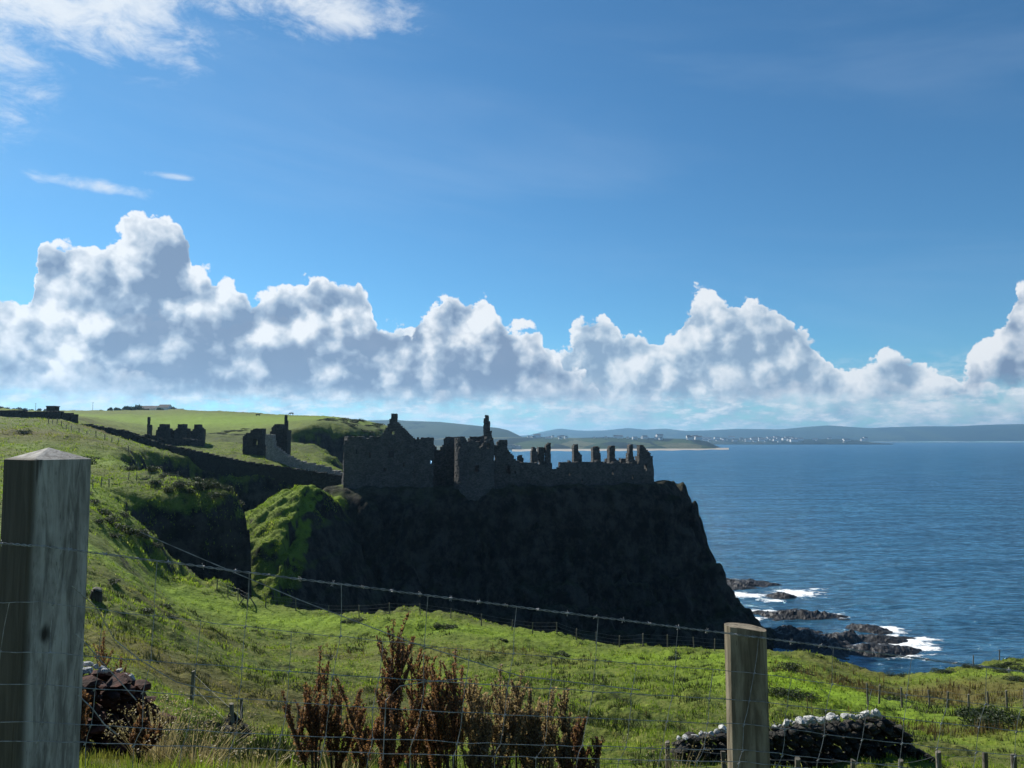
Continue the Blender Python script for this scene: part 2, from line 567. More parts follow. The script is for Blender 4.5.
M_GROUND = mat_ground()
M_CASTLE = mat_stone('castle_masonry', (0.056, 0.056, 0.055), (0.140, 0.137, 0.130), 2.2, dist=0.1)
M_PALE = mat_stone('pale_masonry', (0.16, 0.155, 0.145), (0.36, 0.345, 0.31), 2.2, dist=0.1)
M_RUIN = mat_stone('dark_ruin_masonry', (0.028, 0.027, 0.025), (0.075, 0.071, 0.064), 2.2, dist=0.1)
M_WALL = mat_stone('dark_field_stone', (0.020, 0.020, 0.018), (0.060, 0.057, 0.050), 3.5, dist=0.06)
M_RED = mat_plain('rusty_lichen_stone', (0.022, 0.012, 0.010), (0.095, 0.036, 0.024), 7.0, 0.95, 0.8, 0.06)
M_WHITE = mat_plain('pale_lichen_stone', (0.16, 0.16, 0.15), (0.66, 0.66, 0.63), 9.0, 0.9, 0.6, 0.03)
M_REEF = mat_plain('wet_basalt', (0.005, 0.005, 0.006), (0.017, 0.016, 0.015), 0.9, 0.6, 0.9, 0.3, 0.4)
M_ROOF = mat_plain('slate_roof', (0.05, 0.05, 0.055), (0.10, 0.09, 0.09), 1.0)
M_RENDER = mat_plain('white_render', (0.62, 0.62, 0.60), (0.76, 0.76, 0.73), 0.5)
M_BARK = mat_plain('bark', (0.03, 0.025, 0.02), (0.06, 0.05, 0.04), 4.0)
M_LEAF = mat_foliage('gorse_leaves', (0.012, 0.022, 0.007), (0.045, 0.065, 0.018), 0.3, 1.3)
M_GRASS = mat_foliage('grass_blades', (0.040, 0.072, 0.012), (0.115, 0.150, 0.030), 0.5, 1.7)
M_TUSSOCK = mat_foliage('dark_tussock', (0.010, 0.020, 0.007), (0.045, 0.056, 0.018), 0.25, 1.2)
M_RUSH = mat_foliage('brown_rushes', (0.045, 0.032, 0.014), (0.13, 0.095, 0.045), 0.4, 1.4)
M_DOCK = mat_foliage('dock_seed', (0.058, 0.027, 0.017), (0.23, 0.12, 0.072), 0.55, 1.5)
M_DOCK_TAN = mat_foliage('dock_seed_faded', (0.075, 0.045, 0.028), (0.36, 0.26, 0.16), 0.5, 1.3)
M_STRAW = mat_foliage('dry_straw', (0.16, 0.12, 0.065), (0.42, 0.34, 0.22), 0.35, 1.1)
M_WIRE = mat_plain('galvanised_wire', (0.14, 0.14, 0.14), (0.34, 0.34, 0.34), 40.0, 0.5, 0.1, 0.001, 0.5)


def mat_wood(name, lo, hi, green=0.3, zs=0.12, shade_side=False):
    m, w = new_mat(name)
    pos = w.n('ShaderNodeTexCoord').outputs['Object']
    st = w.vm('MULTIPLY', pos, (1.0, 1.0, zs))
    g1 = w.noise(st, 34.0, 6, 0.65, 0.6)
    g2 = w.noise(st, 170.0, 5, 0.65)
    blot = w.noise(pos, 5.0, 5, 0.65)
    c = w.mix(w.step(g1, 0.34, 0.66), lo, hi)
    c = w.mix(w.m('MULTIPLY', w.step(g2, 0.58, 0.70), 0.6), c, tuple(v * 0.35 for v in lo))
    crack = w.step(w.noise(w.vm('MULTIPLY', pos, (1, 1, 0.05)), 26.0, 2, 0.5), 0.30, 0.35, 1.0, 0.0)
    c = w.mix(w.m('MULTIPLY', crack, 0.8), c, tuple(v * 0.2 for v in lo))
    c = w.mix(w.m('MULTIPLY', w.step(blot, 0.48, 0.64), green), c, (0.075, 0.085, 0.05))
    c = w.mix(w.m('MULTIPLY', w.step(w.noise(pos, 3.0, 4, 0.6), 0.55, 0.7), 0.35), c, tuple(v * 0.5 for v in lo))
    if shade_side:                                            # shade painted dark into one side's colour, and a knot hole
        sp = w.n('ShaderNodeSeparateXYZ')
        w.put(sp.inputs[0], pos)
        side = w.step(w.m('ADD', w.m('MULTIPLY', sp.outputs[0], -1.0), w.m('MULTIPLY', g1, 0.03)), SHADE_SIDE[0], SHADE_SIDE[1])
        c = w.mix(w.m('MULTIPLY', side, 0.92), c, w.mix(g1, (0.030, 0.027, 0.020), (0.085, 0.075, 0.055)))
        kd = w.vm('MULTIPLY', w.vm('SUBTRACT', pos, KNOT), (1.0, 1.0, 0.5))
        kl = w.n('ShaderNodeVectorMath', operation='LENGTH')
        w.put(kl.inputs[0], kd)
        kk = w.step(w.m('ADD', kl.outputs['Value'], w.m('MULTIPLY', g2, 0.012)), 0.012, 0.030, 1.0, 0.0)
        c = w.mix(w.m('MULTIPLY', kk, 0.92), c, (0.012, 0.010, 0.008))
    h = w.m('SUBTRACT', w.m('ADD', w.m('MULTIPLY', g1, 0.7), w.m('MULTIPLY', g2, 0.3)), crack)
    finish(w, c, 0.88, w.bump(h, 0.7, 0.006), 0.2)
    return m


SHADE_SIDE = (0.085, 0.112)
KNOT = (-0.033, -0.103, 0.78)
M_POST = mat_wood('grey_weathered_timber', (0.150, 0.142, 0.128), (0.40, 0.385, 0.35), 0.1, shade_side=True)
M_POST2 = mat_wood('brown_sawn_timber', (0.105, 0.085, 0.058), (0.25, 0.215, 0.155), 0.12)
M_STOB = mat_plain('fence_stob_timber', (0.09, 0.08, 0.065), (0.19, 0.175, 0.14), 8.0)

# ---------------------------------------------------------------- the land
# heights read off the photograph: pixel and distance of points on the turf
CTRL = [
    # near slope below the fence
    (-300, 870, 2.6), (40, 870, 2.6), (512, 880, 2.6), (1000, 890, 2.6), (1300, 890, 2.6),
    (-300, 740, 5), (100, 778, 5), (512, 798, 5), (760, 815, 5), (1000, 820, 5), (1300, 820, 5),
    (-300, 640, 12), (100, 742, 12), (300, 772, 11), (512, 796, 10), (760, 818, 11.5), (1000, 815, 12), (1300, 800, 12),
    (-300, 560, 22), (90, 700, 18), (240, 738, 24), (512, 748, 20), (760, 771, 20), (900, 776, 20), (1300, 760, 22),
    (-300, 500, 38), (60, 640, 28), (150, 668, 28), (240, 690, 36), (512, 716, 30), (760, 728, 30), (960, 744, 31), (1300, 740, 32),
    (0, 590, 42), (100, 600, 42), (240, 645, 52), (512, 686, 45), (780, 692, 42), (935, 714, 45), (1100, 716, 45), (1300, 700, 50),
    (-300, 445, 75), (0, 540, 60), (100, 555, 60), (512, 662, 60), (760, 668, 58), (900, 692, 60), (1010, 682, 60),
    (170, 588, 80), (245, 584, 86), (340, 605, 84), (420, 606, 83), (530, 627, 80), (640, 645, 78), (760, 651, 78), (830, 660, 78),
    (900, 688, 77), (945, 667, 78), (1024, 655, 80), (1150, 650, 80), (1300, 640, 80),
    (910, 672, 70), (1000, 672, 68),
    (0, 490, 85), (100, 515, 82), (133, 500, 94), (60, 470, 110), (0, 452, 120), (110, 478, 118),
    (180, 491, 103), (234, 488, 107), (200, 474, 116), (150, 462, 125), (236, 484, 113),
    (-300, 400, 150), (0, 434, 150), (60, 436, 150), (120, 450, 145), (90, 434, 170), (30, 424, 180), (0, 419, 190), (60, 420, 186), (-300, 390, 190),
    (75, 426, 190), (135, 441, 180), (165, 452, 177), (200, 458, 172), (240, 466, 169), (300, 474, 167), (345, 482, 165),
    # the far side of the ruins
    (170, 446, 205), (250, 455, 190), (300, 466, 182), (345, 452, 215), (90, 421, 210), (200, 436, 230), (300, 438, 235), (345, 434, 240), (320, 424, 250),
    (75, 412, 420), (200, 412, 410), (270, 416, 400), (330, 417, 395), (380, 424, 380), (402, 432, 380), (150, 424, 300), (250, 425, 300), (350, 424, 300),
    (0, 411, 420), (-300, 380, 420), (0, 412, 700), (150, 412, 700), (300, 422, 700), (-300, 385, 700), (0, 411, 1100), (150, 412, 1100), (300, 426, 1000),
]
_c = np.array(CTRL, float)
_ctz = np.array([(at(*c)[2] - CAM_Z) / c[2] for c in CTRL])


def _ab(px, Y):
    return np.stack([(px - 512) / F_PX * 2.2, np.log(Y) * 0.9], -1)


_cab = _ab(_c[:, 0], _c[:, 2])


def _tps(r2):
    return 0.5 * r2 * np.log(r2 + 1e-12)


def _fit():
    n = len(_cab)
    K = _tps(((_cab[:, None] - _cab[None]) ** 2).sum(-1)) + np.eye(n) * 0.004
    Pm = np.concatenate([np.ones((n, 1)), _cab], 1)
    A = np.zeros((n + 3, n + 3))
    A[:n, :n], A[:n, n:], A[n:, :n] = K, Pm, Pm.T
    return np.linalg.solve(A, np.concatenate([_ctz, np.zeros(3)]))


_wts = _fit()

COAST = [(400, -300), (400, 20), (140, 62), (95, 78), (70, 82), (52, 84), (46, 81), (41, 79), (35, 80), (27, 80), (14, 79), (2, 81), (-10, 84), (-19, 85),
         (-29, 86.5), (-37, 89), (-43, 91.5), (-47, 94), (-48, 97.5), (-46, 99.6), (-42, 101), (-39.4, 103), (-38.6, 106), (-41, 109.5), (-47, 114), (-57, 121), (-67, 135),
         (-74, 150), (-77, 164), (-72, 170), (-66, 168), (-58, 167), (-47, 166), (-37, 165), (-30, 166), (-32, 180), (-44, 196), (-50, 214), (-57, 226), (-66, 236), (-67, 244), (-60, 252), (-51, 258),
         (-49, 270), (-47, 310), (-50, 350), (-54, 400), (-64, 440), (-100, 520), (-180, 700), (-260, 900), (-300, 1500), (-3000, 1500), (-3000, -300)]


def plateau(x, y):
    Y = np.clip(y, 2.6, 1100)
    px = np.clip(512 + x / Y * F_PX, -300, 1300)
    q = _ab(px, Y)
    s = _wts[-3] + _wts[-2] * q[..., 0] + _wts[-1] * q[..., 1]
    for i in range(len(_cab)):
        s = s + _wts[i] * _tps((q[..., 0] - _cab[i, 0]) ** 2 + (q[..., 1] - _cab[i, 1]) ** 2)
    return CAM_Z + s * Y


def gauss_zone(x, y, spots):
    """strength of a patch of one kind of ground, patches given by pixel, distance and size in metres"""
    t = np.zeros(x.shape)
    for px, Y, rx, ry, k in spots:
        cx = (px - 512) / F_PX * Y
        t = np.maximum(t, k * np.exp(-(((x - cx) / rx) ** 2 + ((y - Y) / ry) ** 2)))
    return t


DRY = [(920, 57, 9, 6, 1.0), (985, 53, 7, 4, 0.9), (860, 52, 6, 3, 0.6), (200, 8, 2, 2, .8), (120, 6, 1.5, 1.5, .8), (300, 7, 2, 2, .4), (230, 34, 7, 5, 0.95), (170, 30, 5, 4, 0.8), (300, 40, 5, 3, 0.5), (960, 36, 5, 2, 0.7),
       (20, 150, 20, 9, 0.7), (60, 120, 12, 6, 0.4), (105, 182, 14, 3, 0.8), (300, 60, 8, 2.5, 0.6), (480, 62, 10, 2.5, 0.5), (180, 52, 6, 2, 0.6), (860, 71, 7, 3, 0.55), (560, 26, 4, 3, 0.3)]
SCRUB = [(270, 238, 24, 13, 1.0), (325, 236, 14, 14, 1.0), (228, 226, 16, 9, 0.9), (300, 215, 12, 10, 0.7), (180, 200, 16, 6, 0.6), (365, 300, 12, 50, 0.9), (390, 330, 14, 40, 0.8), (200, 112, 8, 6, 0.8), (150, 122, 8, 5, 0.5)]
ROUGH = [(810, 31, 3, 2.5, 1.0), (470, 30, 9, 8, 1.0), (620, 27, 7, 8, 1.0), (720, 30, 6, 6, .8), (380, 38, 8, 6, .7), (520, 46, 9, 5, .6), (300, 45, 8, 5, .6), (200, 44, 7, 6, .7), (640, 60, 9, 3, .6), (130, 40, 7, 5, .6), (860, 28, 4, 3, .7),
         (960, 42, 8, 5, .7), (470, 70, 12, 3, .5), (60, 70, 10, 8, .4), (90, 52, 6, 5, .5), (700, 20, 4, 4, .8), (560, 16, 5, 5, .5)]
FRESH = [(800, 46, 7, 7, 1.0), (740, 62, 8, 7, 0.8), (880, 42, 4, 5, 0.7), (200, 78, 10, 4, 0.7), (300, 76, 9, 4, 0.7), (100, 62, 7, 5, 0.7), (450, 74, 12, 4, 0.6), (640, 66, 12, 5, 0.6),
         (900, 36, 5, 4, 0.5), (60, 90, 10, 8, 0.6), (80, 130, 16, 12, 0.5), (200, 330, 80, 70, 0.8), (350, 330, 30, 60, 0.5), (1000, 66, 8, 3, 0.5)]


def land(x, y):
    """height of the land, depth of the cliff edge"""
    top = plateau(x, y)
    rr = np.hypot(x, y)
    near = smooth(rr, 2.0, 14.0)
    top = top + near * (0.38 * fbm(x * 0.21, y * 0.21, 4) + 0.34 * np.maximum(fbm(x * 0.7 + 40, y * 0.7, 4, 0.6), 0))
    top = top + smooth(rr, 60, 140) * 0.5 * fbm(x * 0.06, y * 0.06, 3)
    d = poly_sdf(x, y, COAST)
    dn = d + 2.4 * fbm(x * 0.13 + 3, y * 0.13, 4) + 0.5 * fbm(x * 0.9, y * 0.9, 3)
    dn = np.where(dn < 0, dn * (1 + 2.2 * np.exp(-((x + 34) / 13) ** 2 - ((y - 106) / 12) ** 2)), dn)   # sheer end of the headland
    W = 15.0
    t = np.clip((dn + 10.5) / W, 0, 1)
    base = -3.0
    prof = np.interp(t, [0, 0.1, 0.3, 0.55, 0.68, 0.8, 0.9, 1.0], [0, 0.14, 0.42, 0.80, 0.91, 0.96, 0.988, 1.0])
    z = base + (top - base) * prof
    z = np.where(dn < -10.5, base - 1.0, z)
    z = z + (prof < 0.97) * (prof > 0.01) * 0.8 * fbm(x * 0.5 + 9, y * 0.5 + 2, 4)
    return z, d


def ground_z(x, y):
    a, b = np.atleast_1d(np.asarray(x, float)), np.atleast_1d(np.asarray(y, float))
    z, _ = land(a, b)
    return z if np.ndim(x) else float(z[0])


def build_ground():
    dense = np.linspace(R(-40), R(40), 640)
    coarse = np.linspace(R(40), R(320), 60)[1:-1]
    ang = np.concatenate([dense, coarse, [R(320)]])       # full turn round the view point
    r = [0.4]
    while r[-1] < 1400:
        r.append(r[-1] * (1.0062 if r[-1] < 260 else 1.02) if r[-1] > 2 else r[-1] + 0.1)
    r = np.array(r)
    A, Rr = np.meshgrid(ang, r)
    x, y = Rr * np.sin(A), Rr * np.cos(A)
    z, d = land(x, y)
    dry = gauss_zone(x, y, DRY)
    fresh = gauss_zone(x, y, FRESH)
    sea_floor = z < -3.5
    keep = ~(sea_floor[:-1, :-1] & sea_floor[:-1, 1:] & sea_floor[1:, 1:] & sea_floor[1:, :-1])
    Fc = grid_faces(len(r), len(ang), keep)[:, ::-1]
    V = np.stack([x, y, z], -1).reshape(-1, 3)
    V, Fc, at_ = compact(V, Fc, {'dry': dry.ravel(), 'fresh': fresh.ravel(), 'scrub': np.maximum(gauss_zone(x, y, SCRUB), 0.5 * gauss_zone(x, y, ROUGH)).ravel(), 'bare': smooth(-d + 0.8 * fbm(x * 0.4, y * 0.4, 3), 0.5, 2.5).ravel()})
    o = mesh_np('ground', V, Fc, M_GROUND, attrs=at_)
    tag(o, 'rough green grass slope falling to dark sea cliffs', 'ground', kind='structure')


build_ground()

# ---------------------------------------------------------------- the castle crag
CRAG_TOP = [(-37, 150), (-28, 147.5), (-15, 148.5), (-5, 150), (8, 153.5), (20, 158), (31, 163), (35.5, 168), (36, 177), (28, 187), (10, 193), (-10, 187), (-25, 177), (-36, 166)]
SPUR = [(-33, 153, 33.0), (-33.2, 142, 29.8), (-34, 135, 32.6), (-34.8, 131, 34.0), (-34.5, 124, 30.5), (-33, 116, 25.0), (-31, 107, 18.0), (-29, 98, 8.0), (-27, 92, -3.0)]


def crag(x, y):
    n1 = fbm(x * 0.10 + 5, y * 0.10, 5, 0.55)
    n2 = fbm(x * 0.45, y * 0.45 + 7, 4, 0.55)
    d = -poly_sdf(x, y, CRAG_TOP)
    s = d + np.where(d > 0, 1, 0.0) * (3.4 * n1 + 1.2 * n2 + 2.2 * (np.abs(fbm(x * 0.24 + 11, y * 0.24 + 4, 3)) - 0.3)) * smooth(d, 0.0, 5.0)
    drop = np.interp(s, [-5, 0, 1, 2.8, 4.5, 6.1, 9.8, 12.6, 18.5, 27, 43], [0, 0.15, 1.2, 4.1, 10, 14.3, 21.3, 25.7, 31.0, 37, 50])
    z = 32.6 - drop + np.where(d < 0, 0.15 * n2, 0)
    zs = np.full(x.shape, -50.0)
    for (ax, ay, az_), (bx, by, bz) in zip(SPUR[:-1], SPUR[1:]):
        ex, ey = bx - ax, by - ay
        t = np.clip(((x - ax) * ex + (y - ay) * ey) / (ex * ex + ey * ey), 0, 1)
        qx, qy = x - ax - t * ex, y - ay - t * ey
        dist = np.hypot(qx, qy)
        left = qx < 0
        dd = np.maximum(dist + 0.8 * n1 + 0.35 * n2, 0)
        fall = np.where(left, np.interp(dd, [0, 2, 5, 10, 20, 30, 45], [0, 0.4, 1.5, 4.6, 12, 21, 44]), np.interp(dd, [0, 1.5, 4, 12, 30], [0, 1.0, 5.5, 21, 55]))
        zs = np.maximum(zs, az_ + (bz - az_) * t - fall)
    on_spur = smooth(zs - z, -1.0, 1.0) * smooth(x, -29.0, -33.0)
    z = np.maximum(z, zs)
    # low neck that joins the crag to the mainland
    z = np.maximum(z, 25.0 - np.abs(x + 33) * 1.5 - np.abs(y - 164) * 0.15 + n2)
    ledge = smooth(d, 2, 8)
    z = z + ledge * (0.7 * n2 + 0.9 * np.abs(fbm(x * 0.22, y * 0.22 + z * 0.12, 3)))
    z = z + on_spur * (0.4 * np.maximum(fbm(x * 0.9, y * 0.9, 4, 0.6), -0.2))
    z = z + (1 - on_spur) * ledge * 0.55 * np.sin(z * 1.5 + 2.5 * n1)
    z = z + 0.7 * fbm(x * 0.25, y * 0.25 + 3, 4) * (1 - smooth(np.abs(d), 3, 6))
    return z, on_spur


def build_crag():
    gx, gy = np.arange(-66, 78, 0.36), np.arange(92, 232, 0.36)
    x, y = np.meshgrid(gx, gy)
    z, spur = crag(x, y)
    low = z < -1.5
    keep = ~(low[:-1, :-1] & low[:-1, 1:] & low[1:, 1:] & low[1:, :-1])
    xx = x + 0.5 * fbm(z * 0.3 + 4, y * 0.2, 3)
    Fc = grid_faces(len(gy), len(gx), keep)
    V, Fc, at_ = compact(np.stack([xx, y, z], -1).reshape(-1, 3), Fc, {'dry': 0.2 * smooth(y, 130, 110).ravel(), 'fresh': 0.45 * spur.ravel(), 'bare': 1.0 - spur.ravel()})
    tag(mesh_np('castle_crag', V, Fc, M_GROUND, attrs=at_), 'dark basalt crag dropping into the sea under the castle', 'crag', kind='structure')


build_crag()

# ---------------------------------------------------------------- sea
FOAM = [(742, 592, 9, 1.6, 1.0), (722, 590, 7, 1.0, .9), (845, 640, 5, 1.2, .8), (760, 607, 6, 1.0, .8), (797, 590, 7, 3.0, 1), (735, 591, 8, 1.2, .95), (722, 583, 3, 1.0, .8), (770, 597, 4, 1.4, .8), (830, 611, 4, 1.6, .9), (752, 614, 5, 1.2, .85), (840, 613, 3.4, .8, .85),
        (886, 625, 4.5, 1.6, 1), (848, 631, 3.4, 1.8, .9), (905, 638, 6, 3.4, 1.1), (893, 648, 5, 2.0, 1.0), (925, 634, 4, 1.4, .8), (880, 641, 4, 1.2, .8), (815, 586, 4, 1.0, .6), (730, 577, 4, 1.0, .7)]


def sea_at(px, py):
    return at(px, py, CAM_Z * F_PX / (py - 440.0) if py > 441 else 14000)


def mat_sea():
    m, w = new_mat('sea_water')
    geo = w.n('ShaderNodeNewGeometry')
    pos = geo.outputs['Position']
    foam = w.attr('foam').outputs['Fac']
    wind = w.vm('MULTIPLY', pos, (0.45, 1.0, 1.0))
    h1 = w.noise(wind, 0.16, 6, 0.62, 0.3)
    h2 = w.noise(wind, 0.9, 5, 0.62, 0.5)
    h3 = w.noise(wind, 0.07, 4, 0.55)
    h = w.m('ADD', w.m('ADD', w.m('MULTIPLY', h1, 3.4), w.m('MULTIPLY', h2, 0.7)), w.m('MULTIPLY', h3, 6.0))
    nrm = w.bump(h, 1.0, 1.0)
    streak = w.noise(w.vm('MULTIPLY', pos, (0.0016, 0.006, 1)), 1.0, 5, 0.6, 0.5)
    base = w.mix(w.step(streak, 0.38, 0.64), (0.006, 0.044, 0.068), (0.014, 0.074, 0.104))
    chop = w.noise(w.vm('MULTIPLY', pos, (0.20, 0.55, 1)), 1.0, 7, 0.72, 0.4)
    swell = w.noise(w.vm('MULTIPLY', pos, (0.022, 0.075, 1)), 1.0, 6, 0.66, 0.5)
    base = w.mix(w.step(chop, 0.40, 0.66), w.mix(1.0, base, (0.35, 0.42, 0.52), 'MULTIPLY'), w.mix(1.0, base, (2.2, 1.9, 1.7), 'MULTIPLY'))  # light and dark of the small waves painted into the base colour
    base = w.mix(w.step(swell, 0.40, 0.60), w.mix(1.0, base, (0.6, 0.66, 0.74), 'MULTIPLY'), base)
    shallow = w.attr('shallow').outputs['Fac']
    base = w.mix(shallow, base, (0.012, 0.085, 0.115))
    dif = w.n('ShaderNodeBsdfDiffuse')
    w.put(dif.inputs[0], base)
    gl = w.n('ShaderNodeBsdfGlossy')
    gl.inputs['Roughness'].default_value = 0.2
    gl.inputs[0].default_value = (0.55, 0.8, 0.95, 1)
    w.put(gl.inputs['Normal'], nrm)
    fr = w.n('ShaderNodeFresnel')
    fr.inputs['IOR'].default_value = 1.33
    w.put(fr.inputs['Normal'], nrm)
    mx = w.n('ShaderNodeMixShader')
    w.put(mx.inputs[0], w.m('MULTIPLY', fr.outputs[0], w.m('MULTIPLY', w.step(chop, 0.36, 0.66, 0.36, 0.76), w.step(swell, 0.36, 0.64, 0.8, 1.1))))  # reflection varied by noise, painted in for the tilt of the waves
    w.t.links.new(dif.outputs[0], mx.inputs[1])
    w.t.links.new(gl.outputs[0], mx.inputs[2])
    fn = w.noise(w.vm('MULTIPLY', pos, (0.7, 1.0, 1.0)), 0.42, 8, 0.72, 0.8)
    ff = w.step(w.m('ADD', w.m('MULTIPLY', foam, 0.62), w.m('MULTIPLY', w.m('SUBTRACT', fn, 0.5), 1.7)), 0.26, 0.50)
    ff = w.m('MULTIPLY', ff, w.step(foam, 0.06, 0.3))
    fd = w.n('ShaderNodeBsdfDiffuse')
    fd.inputs[0].default_value = (0.78, 0.80, 0.80, 1)
    mx2 = w.n('ShaderNodeMixShader')
    w.put(mx2.inputs[0], ff)
    w.t.links.new(mx.outputs[0], mx2.inputs[1])
    w.t.links.new(fd.outputs[0], mx2.inputs[2])
    o = w.n('ShaderNodeOutputMaterial')
    w.t.links.new(mx2.outputs[0], o.inputs['Surface'])
    return m


M_SEA = mat_sea()


def build_sea():
    ang = np.concatenate([np.linspace(R(-45), R(50), 420), np.linspace(R(50), R(315), 40)[1:]])
    r = [60.0]
    while r[-1] < 15500:
        r.append(r[-1] * (1.006 if r[-1] < 260 else 1.06))
    A, Rr = np.meshgrid(ang, np.array(r))
    x, y = Rr * np.sin(A), Rr * np.cos(A)
    foam = np.zeros(x.shape)
    for px, py, rx, ry, k in FOAM:
        c = sea_at(px, py)
        foam = np.maximum(foam, k * np.exp(-(((x - c[0]) / rx) ** 2 + ((y - c[1]) / (ry * 2.2)) ** 2)))
    shallow = smooth(Rr, 1200, 3200) * smooth(A, R(14), R(4)) * 0.9
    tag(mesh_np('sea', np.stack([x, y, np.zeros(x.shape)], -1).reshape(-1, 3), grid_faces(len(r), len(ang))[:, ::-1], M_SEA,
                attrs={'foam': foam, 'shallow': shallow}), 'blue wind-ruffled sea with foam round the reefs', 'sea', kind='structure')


build_sea()


# ---------------------------------------------------------------- air
def build_haze():
    mb = MB()
    x0, x1, y0, y1, z0, z1 = -17000, 17000, -1600, 16500, -6.0, 330.0
    vs = [(x, y, z) for z in (z0, z1) for (x, y) in ((x0, y0), (x1, y0), (x1, y1), (x0, y1))]
    mb.add(vs, [(3, 2, 1, 0), (4, 5, 6, 7), (0, 1, 5, 4), (1, 2, 6, 5), (2, 3, 7, 6), (3, 0, 4, 7)])
    m, w = new_mat('sea_haze')
    pv = w.n('ShaderNodeVolumePrincipled')
    pv.inputs['Color'].default_value = (0.34, 0.66, 1.0, 1)
    pv.inputs['Density'].default_value = HAZE
    pv.inputs['Anisotropy'].default_value = 0.45
    o = w.n('ShaderNodeOutputMaterial')
    w.t.links.new(pv.outputs[0], o.inputs['Volume'])
    h = mb.build('haze', m)
    tag(h, 'pale blue sea haze that fades the far coast', 'haze', kind='stuff')


HAZE = 6e-5
build_haze()


# ---------------------------------------------------------------- far land
def mat_far(name, cols, scale):
    m, w = new_mat(name)
    pos = w.n('ShaderNodeNewGeometry').outputs['Position']
    wp = w.vm('ADD', pos, w.vm('SCALE', w.n('ShaderNodeTexNoise').outputs[1], s=40.0))
    v = w.voro(w.vm('MULTIPLY', wp, (1, 0.35, 1)), scale, 0.0)
    s = w.n('ShaderNodeSeparateColor')
    w.put(s.inputs[0], v.outputs['Color'])
    n = w.noise(pos, scale * 2.5, 5, 0.6)
    c = w.ramp(w.m('ADD', w.m('MULTIPLY', s.outputs[0], 0.6), w.m('MULTIPLY', n, 0.4)), [(0.2, cols[0]), (0.42, cols[1]), (0.6, cols[2]), (0.8, cols[3])])
    c = w.mix(w.step(w.noise(pos, scale * 6, 4, 0.7), 0.54, 0.62), c, (0.012, 0.018, 0.012))
    finish(w, c, 0.95, None, 0.05)
    return m


def ridge(name, top, y_top, base, y_base, mat, label, kind='structure', step=3.0, rough=0.10, rows=14, bulge=0.6):
    """a real hill: front slope from the waterline to the ridge and a back slope behind it"""
    pxs = np.arange(top[0][0], top[-1][0] + 0.1, step)
    tp = np.interp(pxs, [p[0] for p in top], [p[1] for p in top])
    bp = np.interp(pxs, [p[0] for p in base], [p[1] for p in base])
    yb0 = np.interp(pxs, [p[0] for p in base], [p[2] if len(p) > 2 else y_base for p in base])
    V = []
    for k in range(rows + 5):
        t = min(k / rows, 1.0)
        for px, a, b, yb in zip(pxs, tp, bp, yb0):
            zt, zb = at(px, a, y_top)[2], max(at(px, b, yb)[2], -2.0)
            Y = yb + (y_top - yb) * t
            z = zb + (zt - zb) * t ** bulge
            if k > rows:
                q = (k - rows) / 5.0
                Y, z = y_top * (1 + 0.10 * q), zt + (-4 - zt) * q * q
            x = (px - 512) / F_PX * Y
            hgt = max(zt - zb, 5)
            z += hgt * rough * float(fbm(np.array(x * 14 / y_top), np.array(Y * 14 / y_top), 4)) * (0.15 + math.sin(min(t, 1) * math.pi) if k <= rows else 0)
            V.append((x, Y, z))
    o = mesh_np(name, V, grid_faces(rows + 5, len(pxs)), mat)
    return tag(o, label, 'hills', kind=kind)


M_MOOR = mat_far('far_moorland', [(0.012, 0.022, 0.016), (0.026, 0.036, 0.02), (0.035, 0.05, 0.022), (0.05, 0.06, 0.03)], 0.0009)
M_FIELDS = mat_far('coast_fields', [(0.008, 0.012, 0.008), (0.014, 0.020, 0.010), (0.040, 0.062, 0.018), (0.10, 0.10, 0.05)], 0.006)
M_WOOD = mat_far('dark_promontory', [(0.006, 0.010, 0.008), (0.012, 0.018, 0.010), (0.022, 0.032, 0.014), (0.05, 0.05, 0.03)], 0.006)
M_SAND = mat_plain('beach_sand', (0.26, 0.225, 0.175), (0.38, 0.335, 0.27), 0.02)
M_CHALK = mat_plain('chalk_cliff', (0.12, 0.12, 0.115), (0.36, 0.36, 0.34), 0.05)

ridge('hills', [(430, 436), (500, 437.5), (530, 435), (545, 431), (560, 428.3), (575, 430), (588, 430.6), (605, 430.2), (628, 428), (645, 429.6), (665, 428.4), (685, 430.8), (705, 430.5), (740, 429), (780, 429.4), (805, 427),
                (828, 425), (845, 426.4), (868, 428), (890, 427), (922, 426.2), (950, 426.4), (985, 425), (1024, 424), (1100, 422), (1250, 424), (1500, 428)], 12500,
      [(430, 441.5), (1500, 441.5)], 11000, M_MOOR, 'long blue mountains across the bay', rough=0.16, step=4)
ridge('hills', [(330, 421), (395, 420), (405, 420.8), (440, 422), (470, 425), (498, 428), (508, 430.2), (514, 433), (522, 437)], 5200, [(330, 441), (480, 441), (524, 441)], 4600, M_MOOR,
      'blue whale-backed headland behind the castle gable', step=2, rough=0.06)
ridge('hills', [(380, 438), (440, 437), (500, 437.5), (540, 437), (575, 437.8), (600, 437.2), (650, 438), (690, 438.8), (705, 441), (715, 445.5), (722, 448.5)], 4400,
      [(380, 452), (512, 452), (520, 450, 3300), (600, 449.6, 3350), (700, 449.0, 3500), (722, 448.8, 3600)], 3200, M_FIELDS, 'dark green farmland behind the sandy beach', step=2, rough=0.10, rows=20)
ridge('headland', [(640, 439.5), (690, 438.4), (760, 438.6), (800, 439.3), (822, 439.0), (842, 438.8), (855, 440.0), (868, 441.8), (880, 443.2), (892, 443.6)], 7600,
      [(640, 444.3), (800, 444.2), (892, 444.0)], 7000, M_WOOD, 'low flat promontory with a white town on it', step=2, rough=0.05)


